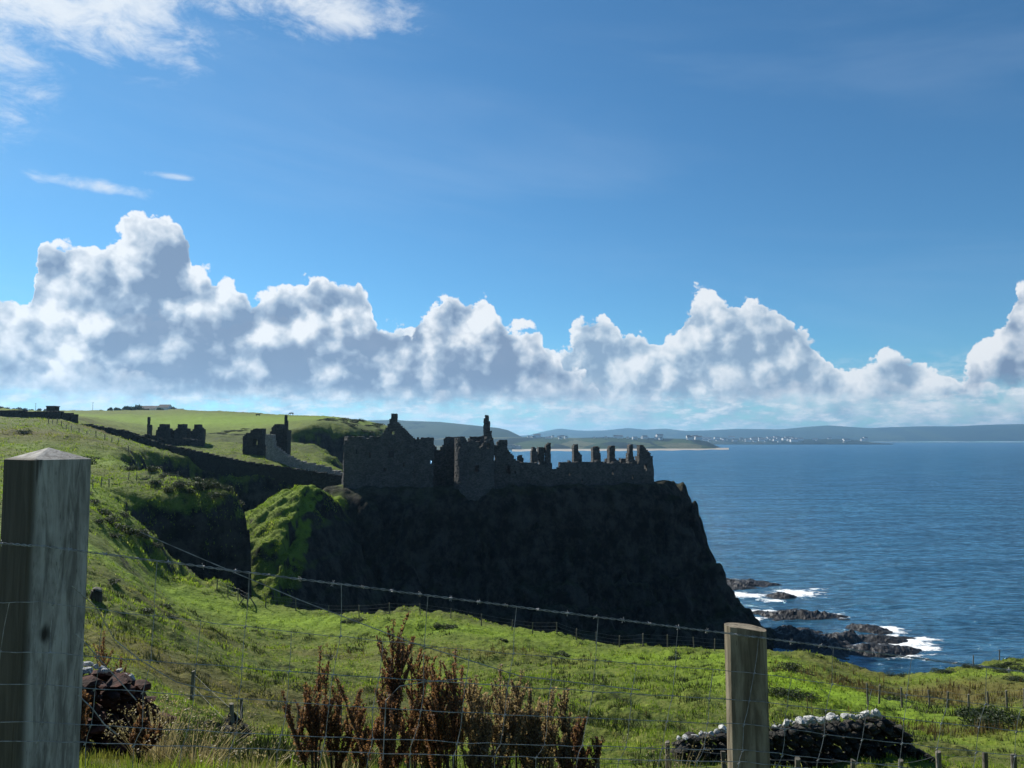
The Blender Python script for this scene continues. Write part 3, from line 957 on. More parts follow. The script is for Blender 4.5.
def build_beach():
    V, n = [], 60
    for k in range(3):
        for i in range(n):
            px = 512 + 216 * i / (n - 1)
            py = [450.3 + 1.0 * (1 - i / (n - 1)), 449.9 + 0.4 * (1 - i / (n - 1)), 449.3][k] + (-0.9 * max(0, (i / (n - 1) - 0.65) / 0.35)) + (0.25 * math.sin(i * 0.9) if k == 0 else 0)
            Y = CAM_Z * F_PX / (py - 440)
            V.append(((px - 512) / F_PX * Y, Y, [0.05, 1.2, 3.0][k]))
    tag(mesh_np('beach', V, grid_faces(3, n), M_SAND), 'pale strip of sand along the bay', 'beach', kind='structure')
    mb = MB()
    for i in range(9):
        px = 508 + i * 1.5
        x, y, z = at(px, 447 + i * 0.3, 3260)
        mb.box((x, y, 8), (9, 30, 30 - i * 1.5), jit=2.0)
    tag(mb.build('cliff', M_CHALK), 'grey cliff at the near end of the sandy beach', 'cliff', kind='structure')


build_beach()


def house_mesh(name, w, d, h, rh, wall, roof):
    me = bpy.data.meshes.new(name)
    x, y = w / 2, d / 2
    v = [(-x, -y, 0), (x, -y, 0), (x, y, 0), (-x, y, 0), (-x, -y, h), (x, -y, h), (x, y, h), (-x, y, h), (-x, 0, h + rh), (x, 0, h + rh)]
    e = 0.35
    v += [(-x - e, -y - e, h - 0.2), (x + e, -y - e, h - 0.2), (x + e, 0, h + rh + 0.12), (-x - e, 0, h + rh + 0.12), (x + e, y + e, h - 0.2), (-x - e, y + e, h - 0.2)]
    f = [(0, 1, 5, 4), (1, 2, 6, 9, 5), (2, 3, 7, 6), (3, 0, 4, 8, 7), (10, 11, 12, 13), (13, 12, 14, 15)]
    me.from_pydata(v, [], f)
    me.materials.append(wall)
    me.materials.append(roof)
    for i, p in enumerate(me.polygons):
        p.material_index = 1 if i >= 4 else 0
    return me


def build_town():
    variants = [house_mesh('town_house', w, d, h, r, M_RENDER, M_ROOF) for w, d, h, r in ((16, 10, 8, 4), (22, 11, 11, 5), (12, 9, 6, 4), (30, 14, 13, 4))]
    rr = random.Random(3)
    for i in range(110):
        px = rr.uniform(692, 800) if i % 4 else rr.uniform(700, 868)
        py = rr.uniform(439.6, 443.0)
        Y = 7600 - (py - 439.6) / 3.6 * 550
        x, y, z = at(px, py, Y)
        o = bpy.data.objects.new('town_house', rr.choice(variants))
        o.location = (x, y, z - 2)
        o.rotation_euler.z = rr.uniform(-0.5, 0.5)
        o.scale = [rr.uniform(1.4, 2.3)] * 3
        COL.objects.link(o)
        tag(o, 'tiny white town house far off on the low promontory', 'house', 'houses of the far white town')
    for i in range(34):
        px = rr.choice((rr.uniform(526, 600), rr.uniform(600, 700), rr.uniform(558, 574)))
        py = rr.uniform(436.9, 439.4)
        x, y, z = at(px, py, 4250 + rr.uniform(-150, 100))
        o = bpy.data.objects.new('coast_house', rr.choice(variants))
        o.location = (x, y, z - 3)
        o.rotation_euler.z = rr.uniform(-0.6, 0.6)
        o.scale = [rr.uniform(0.8, 1.35)] * 3
        COL.objects.link(o)
        tag(o, 'tiny pale house on the green farmland above the beach', 'house', 'houses scattered above the beach')


build_town()


# ---------------------------------------------------------------- ruined walls
def proj(x, y, z):
    dz = z - CAM_Z
    dep = y * math.cos(PITCH) + dz * math.sin(PITCH)
    up = -y * math.sin(PITCH) + dz * math.cos(PITCH)
    return 512 + F_PX * x / dep, 384 - F_PX * up / dep


def in_poly(px, py, P):
    c = False
    for i in range(len(P)):
        (ax, ay), (bx, by) = P[i], P[i - 1]
        if (ay > py) != (by > py) and px < (bx - ax) * (py - ay) / (by - ay) + ax:
            c = not c
    return c


def ruin(plan, th, outline, holes=(), cell=0.34, jit=0.07, closed=False, z_rng=None, flare=0.0):
    """a masonry wall built cell by cell along a plan line; the outline and holes are given as the photograph shows them"""
    pl = [Vector((p[0], p[1])) for p in plan]
    seg = [(pl[i + 1] - pl[i]).length for i in range(len(pl) - 1)]
    L = sum(seg)
    ns = max(2, int(L / cell))
    if z_rng is None:
        ys = [p.y for p in pl]
        z_rng = (min(at(512, q[1], max(ys))[2] for q in outline), max(at(512, q[1], min(ys))[2] for q in outline) + cell)
    nz = max(2, int((z_rng[1] - z_rng[0]) / cell))

    def along(s):
        for i, l in enumerate(seg):
            if s <= l or i == len(seg) - 1:
                a, b = pl[i], pl[i + 1]
                d = (b - a) / max(l, 1e-6)
                return a + d * min(s, l), Vector((-d.y, d.x))
            s -= l
    P = []
    for i in range(ns + 1):
        p, nrm = along(L * i / ns)
        if 0 < i < ns:
            nrm = (along(L * (i - 0.5) / ns)[1] + along(L * (i + 0.5) / ns)[1]).normalized()
        P.append((p, nrm))
    if closed:
        P[-1] = P[0] = (P[0][0], (P[0][1] + P[-1][1]).normalized())
    zz = [z_rng[0] + (z_rng[1] - z_rng[0]) * k / nz for k in range(nz + 1)]
    occ = [[False] * nz for _ in range(ns)]
    for i in range(ns):
        c = (P[i][0] + P[i + 1][0]) / 2
        for k in range(nz):
            z = (zz[k] + zz[k + 1]) / 2
            if outline is None:
                q = True
            elif callable(outline):
                q = outline(i / ns, c.x, c.y, z)
            else:
                q = in_poly(*proj(c.x, c.y, z), outline)
            if q and holes:
                u, v = proj(c.x, c.y, z)
                q = not any(h[0] < u < h[2] and h[1] < v < h[3] for h in holes)
            occ[i][k] = q
    mb = MB()
    idx = {}

    def vert(i, k, b):
        if closed:
            i %= ns
        key = (i, k, b)
        if key not in idx:
            p, nrm = P[i]
            fl = flare * max(0.0, 1 - (zz[k] - zz[0]) / (0.55 * (zz[-1] - zz[0]))) ** 2
            q = p + nrm * (th if b else -fl)
            j = jit
            idx[key] = len(mb.v)
            mb.v.append((q.x + random.uniform(-j, j), q.y + random.uniform(-j, j), zz[k] + random.uniform(-j, j)))
        return idx[key]

    def o(i, k):
        if closed:
            i %= ns
        return 0 <= i < ns and 0 <= k < nz and occ[i][k]
    for i in range(ns):
        for k in range(nz):
            if not occ[i][k]:
                continue
            mb.f.append((vert(i, k, 0), vert(i + 1, k, 0), vert(i + 1, k + 1, 0), vert(i, k + 1, 0)))
            mb.f.append((vert(i + 1, k, 1), vert(i, k, 1), vert(i, k + 1, 1), vert(i + 1, k + 1, 1)))
            if not o(i - 1, k):
                mb.f.append((vert(i, k, 1), vert(i, k, 0), vert(i, k + 1, 0), vert(i, k + 1, 1)))
            if not o(i + 1, k):
                mb.f.append((vert(i + 1, k, 0), vert(i + 1, k, 1), vert(i + 1, k + 1, 1), vert(i + 1, k + 1, 0)))
            if not o(i, k + 1):
                mb.f.append((vert(i, k + 1, 0), vert(i + 1, k + 1, 0), vert(i + 1, k + 1, 1), vert(i, k + 1, 1)))
            if not o(i, k - 1):
                mb.f.append((vert(i, k, 1), vert(i + 1, k, 1), vert(i + 1, k, 0), vert(i, k, 0)))
    return mb


def pl(px, Y):
    return ((px - 512) / F_PX * Y, Y)


def ragged(pts, amp=0.7, step=2.2, top_limit=900):
    """the top line of a ruined wall, broken into uneven stones"""
    out = []
    for a, b in zip(pts[:-1], pts[1:]):
        n = max(1, int(math.hypot(b[0] - a[0], b[1] - a[1]) / step))
        for i in range(n):
            t = i / n
            out.append((a[0] + (b[0] - a[0]) * t + (random.uniform(-0.3, 0.3) if i else 0), a[1] + (b[1] - a[1]) * t + (random.uniform(-amp, amp) if i else 0)))
    return out + [pts[-1]]


def build_castle():
    random.seed(21)
    t = thing('castle_ruin', (0, 160, 32.5), 'large roofless stone castle ruin along the top of the dark sea crag', 'castle')
    loc = t.location

    def part(name, mb):
        return mb.build(name, M_CASTLE, t, loc=loc)

    def box_room(px0, px1, Y, depth, z0, z1, th=1.1):
        """side and back walls behind a front wall"""
        a, b = pl(px0, Y), pl(px1, Y)
        for p, q in (((a[0], a[1] + 1.0), (a[0], a[1] + depth)), ((b[0], b[1] + depth), (b[0], b[1] + 1.0)), ((b[0], b[1] + depth), (a[0], a[1] + depth))):
            yield ruin([p, q], th, lambda s, x, y, z: z < z1 - 1.2 * abs(math.sin(s * 9 + x)) + 0.5 * math.sin(s * 31), z_rng=(z0, z1), cell=0.5)
    tw = part('corner_tower', ruin([(-34.2, 161), pl(343.6, 155), pl(348.6, 150.6), pl(383, 149.4)], 1.2,
              ragged([(344.6, 437.2), (352, 436.6), (362, 437.5), (366, 439), (372, 437), (384, 438)], 0.5) + [(384, 496), (341, 496)], [(355, 449, 357.4, 454), (369, 452, 371.4, 457)], flare=0.8))
    for k, mb in enumerate(box_room(349, 380, 149.6, 11, 31, 42.0)):
        mb.build('inner_wall', M_CASTLE, t, loc=loc)
    g = part('gable_wall', ruin([pl(380.5, 149.3), pl(414.2, 148.9)], 1.2,
             [(380, 438), (384.5, 431), (388.6, 424), (389.6, 419), (391.3, 418), (391.5, 413.6), (395.6, 413.4), (396.2, 420), (399.5, 425), (406.5, 431.5), (413.5, 438.5), (414.6, 500), (380, 500)],
             [(388.0, 450, 393.6, 457.5), (391, 431, 394, 435), (403, 462, 405.5, 467), (384, 468, 386, 472)]))
    for mb in box_room(381.5, 413.5, 149.1, 14, 31, 42.2):
        mb.build('inner_wall', M_CASTLE, t, loc=loc)
    part('curtain_wall', ruin([pl(413.5, 149.3), pl(434, 149.6)], 1.1, ragged([(413, 438.5), (422, 438), (433.6, 437.4)], 0.4) + [(434.5, 498), (413, 498)], [(422, 447, 424.6, 452), (429, 460, 431, 464)]))
    part('curtain_wall', ruin([pl(433, 157), pl(446, 157.2)], 1.0, ragged([(432, 445), (436, 447), (438, 452), (440, 447.5), (442, 445.5), (447, 446)], 0.5) + [(447, 498), (432, 498)], ()))
    part('pier', ruin([pl(443.8, 158), pl(458, 158)], 1.3, ragged([(444.6, 437.6), (451, 436.8), (457.6, 437.4)], 0.3) + [(458, 498), (445, 498), (443.5, 455)]))
    ruin([pl(486, 159.5), pl(530, 160.5)], 1.0, lambda s, x, y, z: z < 37.4 - 0.8 * abs(math.sin(s * 17)), z_rng=(31.5, 37.6), cell=0.45).build('inner_wall', M_CASTLE, t, loc=loc)
    # round tower
    cx, cy, rad = pl(474.5, 152.2)[0], 152.2, 3.95
    circ = [(cx - rad * math.cos(a), cy - rad * math.sin(a)) for a in [2 * math.pi * i / 40 for i in range(41)]]
    def tower_top(s, x, y, z):
        return z < 42.0 + 0.5 * math.sin(s * 23) + 0.35 * math.sin(s * 57 + 1) - (1.6 if 0.29 < s < 0.36 else 0)
    part('round_tower', ruin(circ, 0.9, tower_top, [(474.5, 465.5, 479.5, 472.5), (487, 444, 490, 448)], cell=0.32, closed=True, z_rng=(28.6, 43.0), flare=0.7))
    part('curtain_wall', ruin([pl(468, 160), pl(488, 160)], 1.0, ragged([(468.5, 437.5), (478, 436.6), (488, 437)], 0.3) + [(488, 475), (468, 475)]))
    part('chimney', ruin([pl(482, 158.6), pl(493.2, 158.6)], 1.8, [(484.6, 416), (486.5, 415.2), (488.6, 416.2), (489.4, 422), (490.6, 430), (492.3, 440), (493, 476), (482, 476), (482.6, 436), (483.8, 425)], cell=0.3, jit=0.09))
    part('curtain_wall', ruin([pl(489, 153.2), pl(524, 154.6)], 1.1, ragged([(489, 446), (496.6, 446), (497.4, 441.5), (502, 440.2), (507.8, 440), (508.3, 450), (512, 454.5), (517, 460.5), (525, 463)], 0.3, 1.6) + [(525, 500), (489, 500)],
         [(505.5, 465, 510, 474), (493.5, 456, 496, 460), (514, 470, 516, 474)]))
    part('stub_wall', ruin([pl(517, 156.2), pl(523.5, 156.2)], 1.1, [(517.6, 457), (519, 455), (521.5, 455), (523, 458), (523.4, 476), (517, 476)], cell=0.26))
    part('curtain_wall', ruin([pl(523, 154.8), pl(541, 155.9), pl(559.5, 157)], 1.1, ragged([(523, 462.5), (530, 463), (546, 464), (551, 467), (553.5, 470), (559.5, 470)], 0.5, 1.6) + [(559.5, 500), (523, 500)]))
    for pts, Y in (([(531.8, 452), (533, 447.6), (535.4, 447), (537.4, 452), (538.4, 476), (530.8, 476)], 157.5), ([(538.8, 447.6), (545, 447.2), (545.2, 476), (540.4, 476), (539, 458)], 158.4),
                   ([(546.2, 446), (549, 443.4), (551, 442.8), (551.4, 462), (552.4, 476), (545.4, 476)], 157.8)):
        part('chimney', ruin([pl(pts[-1][0] - 0.6, Y), pl(max(p[0] for p in pts) + 0.6, Y + 0.3)], 1.5, pts, cell=0.24, jit=0.06))
    part('hall_wall', ruin([pl(558.4, 157), pl(600, 160.3), pl(641, 164)], 1.1,
         ragged([(558.6, 470), (559.8, 464), (563, 462), (575, 461.6), (590, 462), (600, 461), (607, 463.5), (612, 462.6), (618, 460.6), (623, 463.5), (630, 461.5), (634, 464), (641, 464)], 0.6, 1.5) + [(641, 500), (558.6, 500)],
         [(569.5, 471.5, 571.6, 475), (581.2, 478.5, 583.6, 481.5), (631.5, 474.5, 633.5, 479), (612, 470, 613.6, 474)]))
    for pts, Y in (([(574.2, 446), (576, 444.2), (578.4, 444.4), (579, 452), (582, 456), (582.4, 470), (574, 470)], 160.2), ([(593.4, 447.5), (596, 446.2), (599, 446.4), (599.6, 452), (601, 454), (601, 470), (593.2, 470)], 161.8),
                   ([(609.6, 447), (612, 445.8), (614.8, 446), (615, 458), (615.4, 470), (608.2, 470), (609.2, 459)], 163), ([(629, 446), (631.5, 444.2), (633, 444.4), (633.2, 456), (635.4, 461), (635.5, 470), (628.2, 470)], 164.6)):
        part('chimney', ruin([pl(min(p[0] for p in pts) - 0.5, Y), pl(max(p[0] for p in pts) + 0.5, Y + 0.4)], 1.5, pts, cell=0.24, jit=0.06))
    part('gable_wall', ruin([pl(639, 164.4), pl(654.4, 165.6)], 1.2, [(639.6, 446), (640.4, 445), (643, 445.2), (645.4, 447.6), (648.6, 450.8), (652.2, 457), (653, 464), (653.8, 490), (639.6, 490)], [(644.5, 465, 646.5, 470)]))
    for a, b, z1 in (((560, 165.5), (604, 169.5), 37.2), ((604, 169.5), (650, 173.5), 38.4)):
        part('hall_wall', ruin([pl(*b), pl(*a)], 1.0, lambda s, x, y, z: z < z1 - 1.2 * abs(math.sin(s * 11)) - 0.4 * math.sin(s * 37), z_rng=(31.5, z1), cell=0.5))


build_castle()


def build_outer_ruins():
    random.seed(5)
    t = thing('ruined_lodging', (*pl(170, 205), 38), 'row of broken stone gables with a lone slim chimney on the green mainland slope', 'ruin')
    for pts, Y, nm in (([(146.6, 418.5), (148, 416.8), (150, 417), (150.6, 428), (151.4, 452), (146, 452), (146.6, 429)], 206, 'chimney'),
                       ([(155.6, 452), (155.6, 431), (158.4, 428), (159, 424.4), (165.6, 424), (166, 428), (170.6, 430), (172, 452)], 207, 'gable_wall'),
                       ([(173.6, 452), (173.6, 431), (176.6, 428.4), (177, 424.2), (183.6, 424), (184.2, 428), (187, 429), (187.2, 452)], 208, 'gable_wall'),
                       ([(190, 452), (190.6, 431), (193.6, 428), (194.2, 424.4), (199.6, 424.6), (200, 428), (202.4, 430), (202.6, 452)], 208, 'gable_wall')):
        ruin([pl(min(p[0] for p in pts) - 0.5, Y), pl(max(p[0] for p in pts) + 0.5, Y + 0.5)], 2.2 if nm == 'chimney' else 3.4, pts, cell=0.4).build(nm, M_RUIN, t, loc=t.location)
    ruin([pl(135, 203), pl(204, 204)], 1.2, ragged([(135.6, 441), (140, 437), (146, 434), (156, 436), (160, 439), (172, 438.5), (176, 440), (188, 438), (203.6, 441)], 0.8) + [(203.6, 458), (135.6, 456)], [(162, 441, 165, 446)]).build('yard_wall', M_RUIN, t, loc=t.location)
    t = thing('ruined_gatehouse', (*pl(256, 190), 37), 'squat ruined block with one square hole beside the tall thin chimney', 'ruin')
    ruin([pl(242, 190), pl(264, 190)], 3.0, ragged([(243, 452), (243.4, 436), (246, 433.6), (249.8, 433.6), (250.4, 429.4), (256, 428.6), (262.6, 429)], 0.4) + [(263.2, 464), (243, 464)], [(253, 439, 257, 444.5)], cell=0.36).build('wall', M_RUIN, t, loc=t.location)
    t = thing('ruined_hall', (*pl(277, 187), 37), 'ruined stepped gable joined to a tall thin chimney', 'ruin')
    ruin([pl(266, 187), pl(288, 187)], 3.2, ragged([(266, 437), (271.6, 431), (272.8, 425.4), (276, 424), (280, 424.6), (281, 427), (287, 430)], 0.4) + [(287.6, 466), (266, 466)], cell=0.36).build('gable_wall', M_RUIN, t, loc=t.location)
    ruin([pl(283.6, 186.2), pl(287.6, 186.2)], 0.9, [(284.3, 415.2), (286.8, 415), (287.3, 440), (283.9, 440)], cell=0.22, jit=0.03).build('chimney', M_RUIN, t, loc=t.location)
    t = thing('courtyard_wall', (*pl(300, 176), 34), 'tall grey wall curving down towards the castle gate', 'wall')
    ruin([pl(266, 184.5), pl(272.6, 182.5), pl(283, 180), pl(296, 177), pl(328, 170), pl(345, 165.5)], 0.9,
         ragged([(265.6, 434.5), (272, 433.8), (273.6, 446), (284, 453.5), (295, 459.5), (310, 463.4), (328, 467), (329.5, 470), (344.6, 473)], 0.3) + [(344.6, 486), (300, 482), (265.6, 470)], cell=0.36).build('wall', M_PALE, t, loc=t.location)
    t = thing('retaining_wall', (*pl(200, 172), 36), 'long dark stone wall running down the slope above the gully to the castle', 'wall')
    ruin([pl(74, 186.5), pl(105, 183), pl(135, 179.6), pl(165, 176.6), pl(200, 171.6), pl(240, 168.2), pl(300, 166), pl(344, 164.6)], 0.9,
         ragged([(74, 423.6), (90, 424.6), (105, 427.6), (122, 430.2), (135, 434.4), (150, 440), (165, 445), (200, 452), (240, 460.8), (300, 469.4), (344.6, 476)], 0.35) + [(344.6, 500), (240, 480), (165, 460), (120, 446), (74, 436)], cell=0.28, jit=0.1).build('wall', M_WALL, t, loc=t.location)
    t = thing('field_wall', (*pl(30, 195), 48), 'dark stone wall along the skyline of the grassy hill', 'wall')
    ruin([pl(-90, 205), pl(10, 197), pl(61, 192)], 0.9, ragged([(-90, 408), (0, 410.6), (40, 411.2), (62, 412)], 0.3) + [(62, 428), (-90, 420)], cell=0.4).build('wall', M_WALL, t, loc=t.location)
    ruin([pl(62, 191.6), pl(75, 189.4)], 1.0, ragged([(61.6, 412.8), (75, 414)], 0.2) + [(75, 432), (61.6, 432)], cell=0.36).build('end_pier', M_WALL, t, loc=t.location)


build_outer_ruins()


def build_field_things():
    x, y, z = at(52.8, 411.6, 205)
    t = thing('stone_shed', (x, y, z - 0.6), 'small dark shed peeping over the skyline wall', 'shed')
    mb = MB(); mb.box((0, 0, 0.9), (2.1, 2.4, 2.0), jit=0.04); mb.build('wall', M_WALL, t)
    mb = MB(); mb.box((0, 0, 2.0), (2.4, 2.7, 0.22), jit=0.03); mb.build('roof', M_ROOF, t)
    for i, (px, py, h) in enumerate(((35.4, 411.5, 8.2), (92.6, 411.6, 7.8))):
        x, y, _ = at(px, py, 640)
        z = ground_z(x, y)
        lab = ('thin utility pole on the skyline among the dark trees', 'thin utility pole on the bare skyline beside the farm trees')[i]
        t = thing('utility_pole', (x, y, z), lab, 'pole', 'poles on the skyline')
        mb = MB(); mb.tube([(0, 0, -0.4), (0, 0, h)], 0.16, 8, 0.11); mb.build('mast', M_BARK, t)
        mb = MB(); mb.box((0, 0, h - 0.7), (1.7, 0.12, 0.14)); mb.build('crossarm', M_BARK, t)
    # farm beyond the field
    for i, (px, py, w, d, h, r, lab) in enumerate(((150, 409.6, 19, 9, 2.6, 2.6, 'long low dark roofed barn on the skyline'), (154.5, 409.9, 5.2, 8, 3.2, 2.2, 'small white gabled cottage by the barn'),
                                                   (165, 409.6, 9, 8, 4.2, 2.4, 'white farmhouse among the dark skyline trees'), (179.5, 411.0, 6.5, 6, 1.8, 1.4, 'low pale outbuilding at the end of the farm'))):
        x, y, z = at(px, py, 700 - i * 12)
        z = min(z, ground_z(x, y) + 0.3)
        t = thing('farm_building', (x, y, z - 0.3), lab, 'farm building', 'farm buildings on the skyline')
        mw = M_RENDER if i else M_WALL
        me = house_mesh('wall', w, d, h, r, mw, M_ROOF)
        bm = bmesh.new(); bm.from_mesh(me)
        bm.faces.ensure_lookup_table()
        rf = bm.copy()
        bmesh.ops.delete(bm, geom=[f for f in bm.faces if f.material_index == 1], context='FACES')
        bmesh.ops.delete(rf, geom=[f for f in rf.faces if f.material_index == 0], context='FACES')
        bm.to_mesh(me); bm.free()
        ow = bpy.data.objects.new('wall', me); COL.objects.link(ow); ow.parent = t
        mr = bpy.data.meshes.new('roof'); rf.to_mesh(mr); rf.free()
        mr.materials.append(M_ROOF); mr.materials.append(M_ROOF)
        orf = bpy.data.objects.new('roof', mr); COL.objects.link(orf); orf.parent = t
    # cattle
    for i, (px, face, lab) in enumerate(((258, 1, 'dark cow standing alone high on the green field'), (291.5, -1, 'dark cow grazing just behind the tall thin chimney'), )):
        x, y = pl(px, 385)
        z = ground_z(x, y)
        me = bpy.data.meshes.new('cow')
        J = [(0, 0, 1.1, .34), (0.7, 0, 1.15, .33), (-0.7, 0, 1.12, .34), (1.05, 0, 1.35 - .3 * i, .2), (1.4, 0, 1.45 - .9 * i, .15), (1.7, 0, 1.32 - .95 * i, .09),
             (0.65, .2, .6, .10), (0.65, .2, 0, .06), (0.65, -.2, .6, .10), (0.65, -.2, 0, .06), (-0.7, .2, .65, .13), (-0.76, .2, 0, .06), (-0.7, -.2, .65, .13), (-0.76, -.2, 0, .06), (-1.0, 0, 1.2, .1), (-1.08, 0, .5, .03)]
        E = [(0, 1), (0, 2), (1, 3), (3, 4), (4, 5), (1, 6), (6, 7), (1, 8), (8, 9), (2, 10), (10, 11), (2, 12), (12, 13), (2, 14), (14, 15)]
        me.from_pydata([(a * face, b, c) for a, b, c, _ in J], E, [])
        me.materials.append(M_BARK)
        o = bpy.data.objects.new('cow', me); COL.objects.link(o)
        o.location = (x, y, z)
        md = o.modifiers.new('skin', 'SKIN')
        for k, s in enumerate(me.skin_vertices[0].data):
            s.radius = (J[k][3], J[k][3]); s.use_root = k == 0
        o.modifiers.new('sub', 'SUBSURF').render_levels = 1
        tag(o, lab, 'cow', 'cattle on the far field')


build_field_things()


# ---------------------------------------------------------------- sea rocks
def sea_rock(px0, px1, py_base, h, dpt, label, seed):
    """a low jagged reef: craggy height field with a broken outline"""
    Y = CAM_Z * F_PX / (py_base - 440)
    xa, xb = (px0 - 512) / F_PX * Y, (px1 - 512) / F_PX * Y
    L = xb - xa
    nx, ny = max(24, int(L / 0.35)), max(14, int(dpt / 0.5))
    gx, gy = np.meshgrid(np.linspace(-0.62, 0.62, nx), np.linspace(-0.7, 0.7, ny))
    X, Yy = gx * L, gy * dpt
    o = seed * 37.1
    e = 1.0 - np.sqrt((gx / 0.5) ** 2 + (gy / 0.5) ** 2)
    n1 = fbm(X * 0.16 + o, Yy * 0.24 + o, 4, 0.55)
    n2 = np.abs(fbm(X * 0.5 + o, Yy * 0.6 - o, 4, 0.6))
    h = h * 0.52
    z = h * (np.clip(e + 0.55 * n1, -1, 1.2) * 1.0 + 0.45 * (n2 - 0.25) * smooth(e + 0.4 * n1, -0.1, 0.3))
    V = np.stack([X + 0.5 * n1, Yy, z], -1).reshape(-1, 3)
    low = z < -0.6
    keep = ~(low[:-1, :-1] & low[:-1, 1:] & low[1:, 1:] & low[1:, :-1])
    V, Fc, _ = compact(V, grid_faces(ny, nx, keep))
    ob = mesh_np('sea_rock', V, Fc, M_REEF, smooth_shade=False)
    ob.location = ((xa + xb) / 2, Y + dpt * 0.35, 0)
    tag(ob, label, 'rock', 'rocks and reefs washed by foam below the crag')


for a in ((700, 775, 585, 2.2, 16, 'long thin reef poking out beside the foot of the crag', 1), (764, 790, 594.5, 2.0, 7, 'small round rock with white surf around it', 2),
          (750, 834, 615, 2.6, 11, 'flat dark reef with one patch of foam at its tip', 3), (752, 876, 647, 4.6, 20, 'biggest black reef, rising from the shore below the turf edge', 4),
          (838, 882, 627, 2.2, 8, 'rough reef tip reaching into the upper surf', 5), (854, 898, 637, 1.8, 6, 'narrow reef in the middle of the surf', 6), (822, 910, 650, 2.4, 8, 'long black reef ending in the widest patch of white surf', 7),
          (884, 912, 634.5, 0.9, 3, 'flat wave-washed rock outermost in the surf', 8), (826, 842, 613.4, 0.8, 2.5, 'single awash rock beside a lone whitecap', 9)):
    sea_rock(*a)


# ---------------------------------------------------------------- dry stone walls beside the fence
def stone_mesh(seed, mat, name='stone'):
    rr = random.Random(seed)
    bm = bmesh.new()
    bmesh.ops.create_icosphere(bm, subdivisions=2, radius=0.5)
    ax = [Vector((rr.uniform(-1, 1), rr.uniform(-1, 1), rr.uniform(-1, 1))).normalized() for _ in range(7)]
    for v in bm.verts:
        k = 1.0
        for a in ax:                                    # flat broken faces
            d = v.co.normalized().dot(a)
            if d > 0.5:
                k = min(k, 0.5 / d)
        v.co *= k * 1.25 * (1 + rr.uniform(-0.04, 0.04))
    me = bpy.data.meshes.new(name)
    bm.to_mesh(me); bm.free()
    me.materials.append(mat)
    return me


def dry_wall(label, top, Y0, Y1, mat, cope, cope_mat, th=0.6, course=0.16, unit=1.0):
    """top: pixels of the wall head; cope: pixels where pale stones sit"""
    rr = random.Random(len(top) * 7)
    px0, px1 = top[0][0], top[-1][0]
    def Yat(px):
        return Y0 + (Y1 - Y0) * (px - px0) / (px1 - px0)
    def top_z(px):
        return at(px, float(np.interp(px, [p[0] for p in top], [p[1] for p in top])), Yat(px))[2]
    xm, ym = pl((px0 + px1) / 2, Yat((px0 + px1) / 2))
    zm = ground_z(xm, ym)
    t = thing('stone_wall', (xm, ym, zm), label, 'wall', 'drystone walls beside the fence')
    bm_v, bm_f = [], []
    protos = [stone_mesh(k, mat) for k in range(5)]
    pv = [[v.co.copy() for v in p.vertices] for p in protos]
    pf = [[tuple(f.vertices) for f in p.polygons] for p in protos]
    mb = MB()
    (xa, ya), (xb, yb) = pl(px0, Y0), pl(px1, Y1)
    L = math.hypot(xb - xa, yb - ya)
    ang = math.atan2(yb - ya, xb - xa)
    ux, uy = (xb - xa) / L, (yb - ya) / L
    zlow = min(ground_z(xa, ya), ground_z(xb, yb), zm) - 0.3
    zhigh = max(top_z(p[0]) for p in top)
    z = zlow
    while z < zhigh:
        s = rr.uniform(-0.1, 0.1)
        while s < L:
            wd = rr.uniform(0.2, 0.46) * unit
            cs = s + wd / 2
            x, y = xa + ux * cs, ya + uy * cs
            px = 512 + x / y * F_PX
            tz = top_z(min(max(px, px0), px1))
            if z + course * 0.6 < tz and z > ground_z(x, y) - 0.35:
                k = rr.randrange(5)
                for side in (-1, 1):
                    k = rr.randrange(5)
                    o = len(mb.v)
                    hh = course * rr.uniform(1.0, 1.3)
                    dd = th * rr.uniform(0.6, 0.72)
                    tl = rr.uniform(-0.12, 0.12)
                    for v in pv[k]:
                        q = (v.x * wd * 1.08, v.y * dd + side * (th * 0.24 + rr.uniform(0, 0.002)), v.z * hh + v.x * wd * tl)
                        mb.v.append((x + q[0] * math.cos(ang) - q[1] * math.sin(ang) - xm, y + q[0] * math.sin(ang) + q[1] * math.cos(ang) - ym, z + hh / 2 + q[2] - zm))
                    mb.f += [tuple(i + o for i in f) for f in pf[k]]
            s += wd
        z += course
    mb.build('wall_body', mat, t)
    cm = [stone_mesh(40 + k, cope_mat, 'coping_stone') for k in range(6)]
    for px, size in cope:
        x, y = pl(px, Yat(px))
        o = bpy.data.objects.new('coping_stone', rr.choice(cm))
        COL.objects.link(o)
        o.parent = t
        s = size * rr.uniform(0.65, 1.15)
        o.location = (x - xm, y - ym + rr.uniform(-0.1, 0.1), top_z(px) + s * 0.22 - zm + rr.uniform(-0.03, 0.04))
        o.rotation_euler = (rr.uniform(-.5, .5), rr.uniform(-.5, .5), rr.uniform(0, 6))
        o.scale = (s * 1.15, s, s * 0.8)
    return t


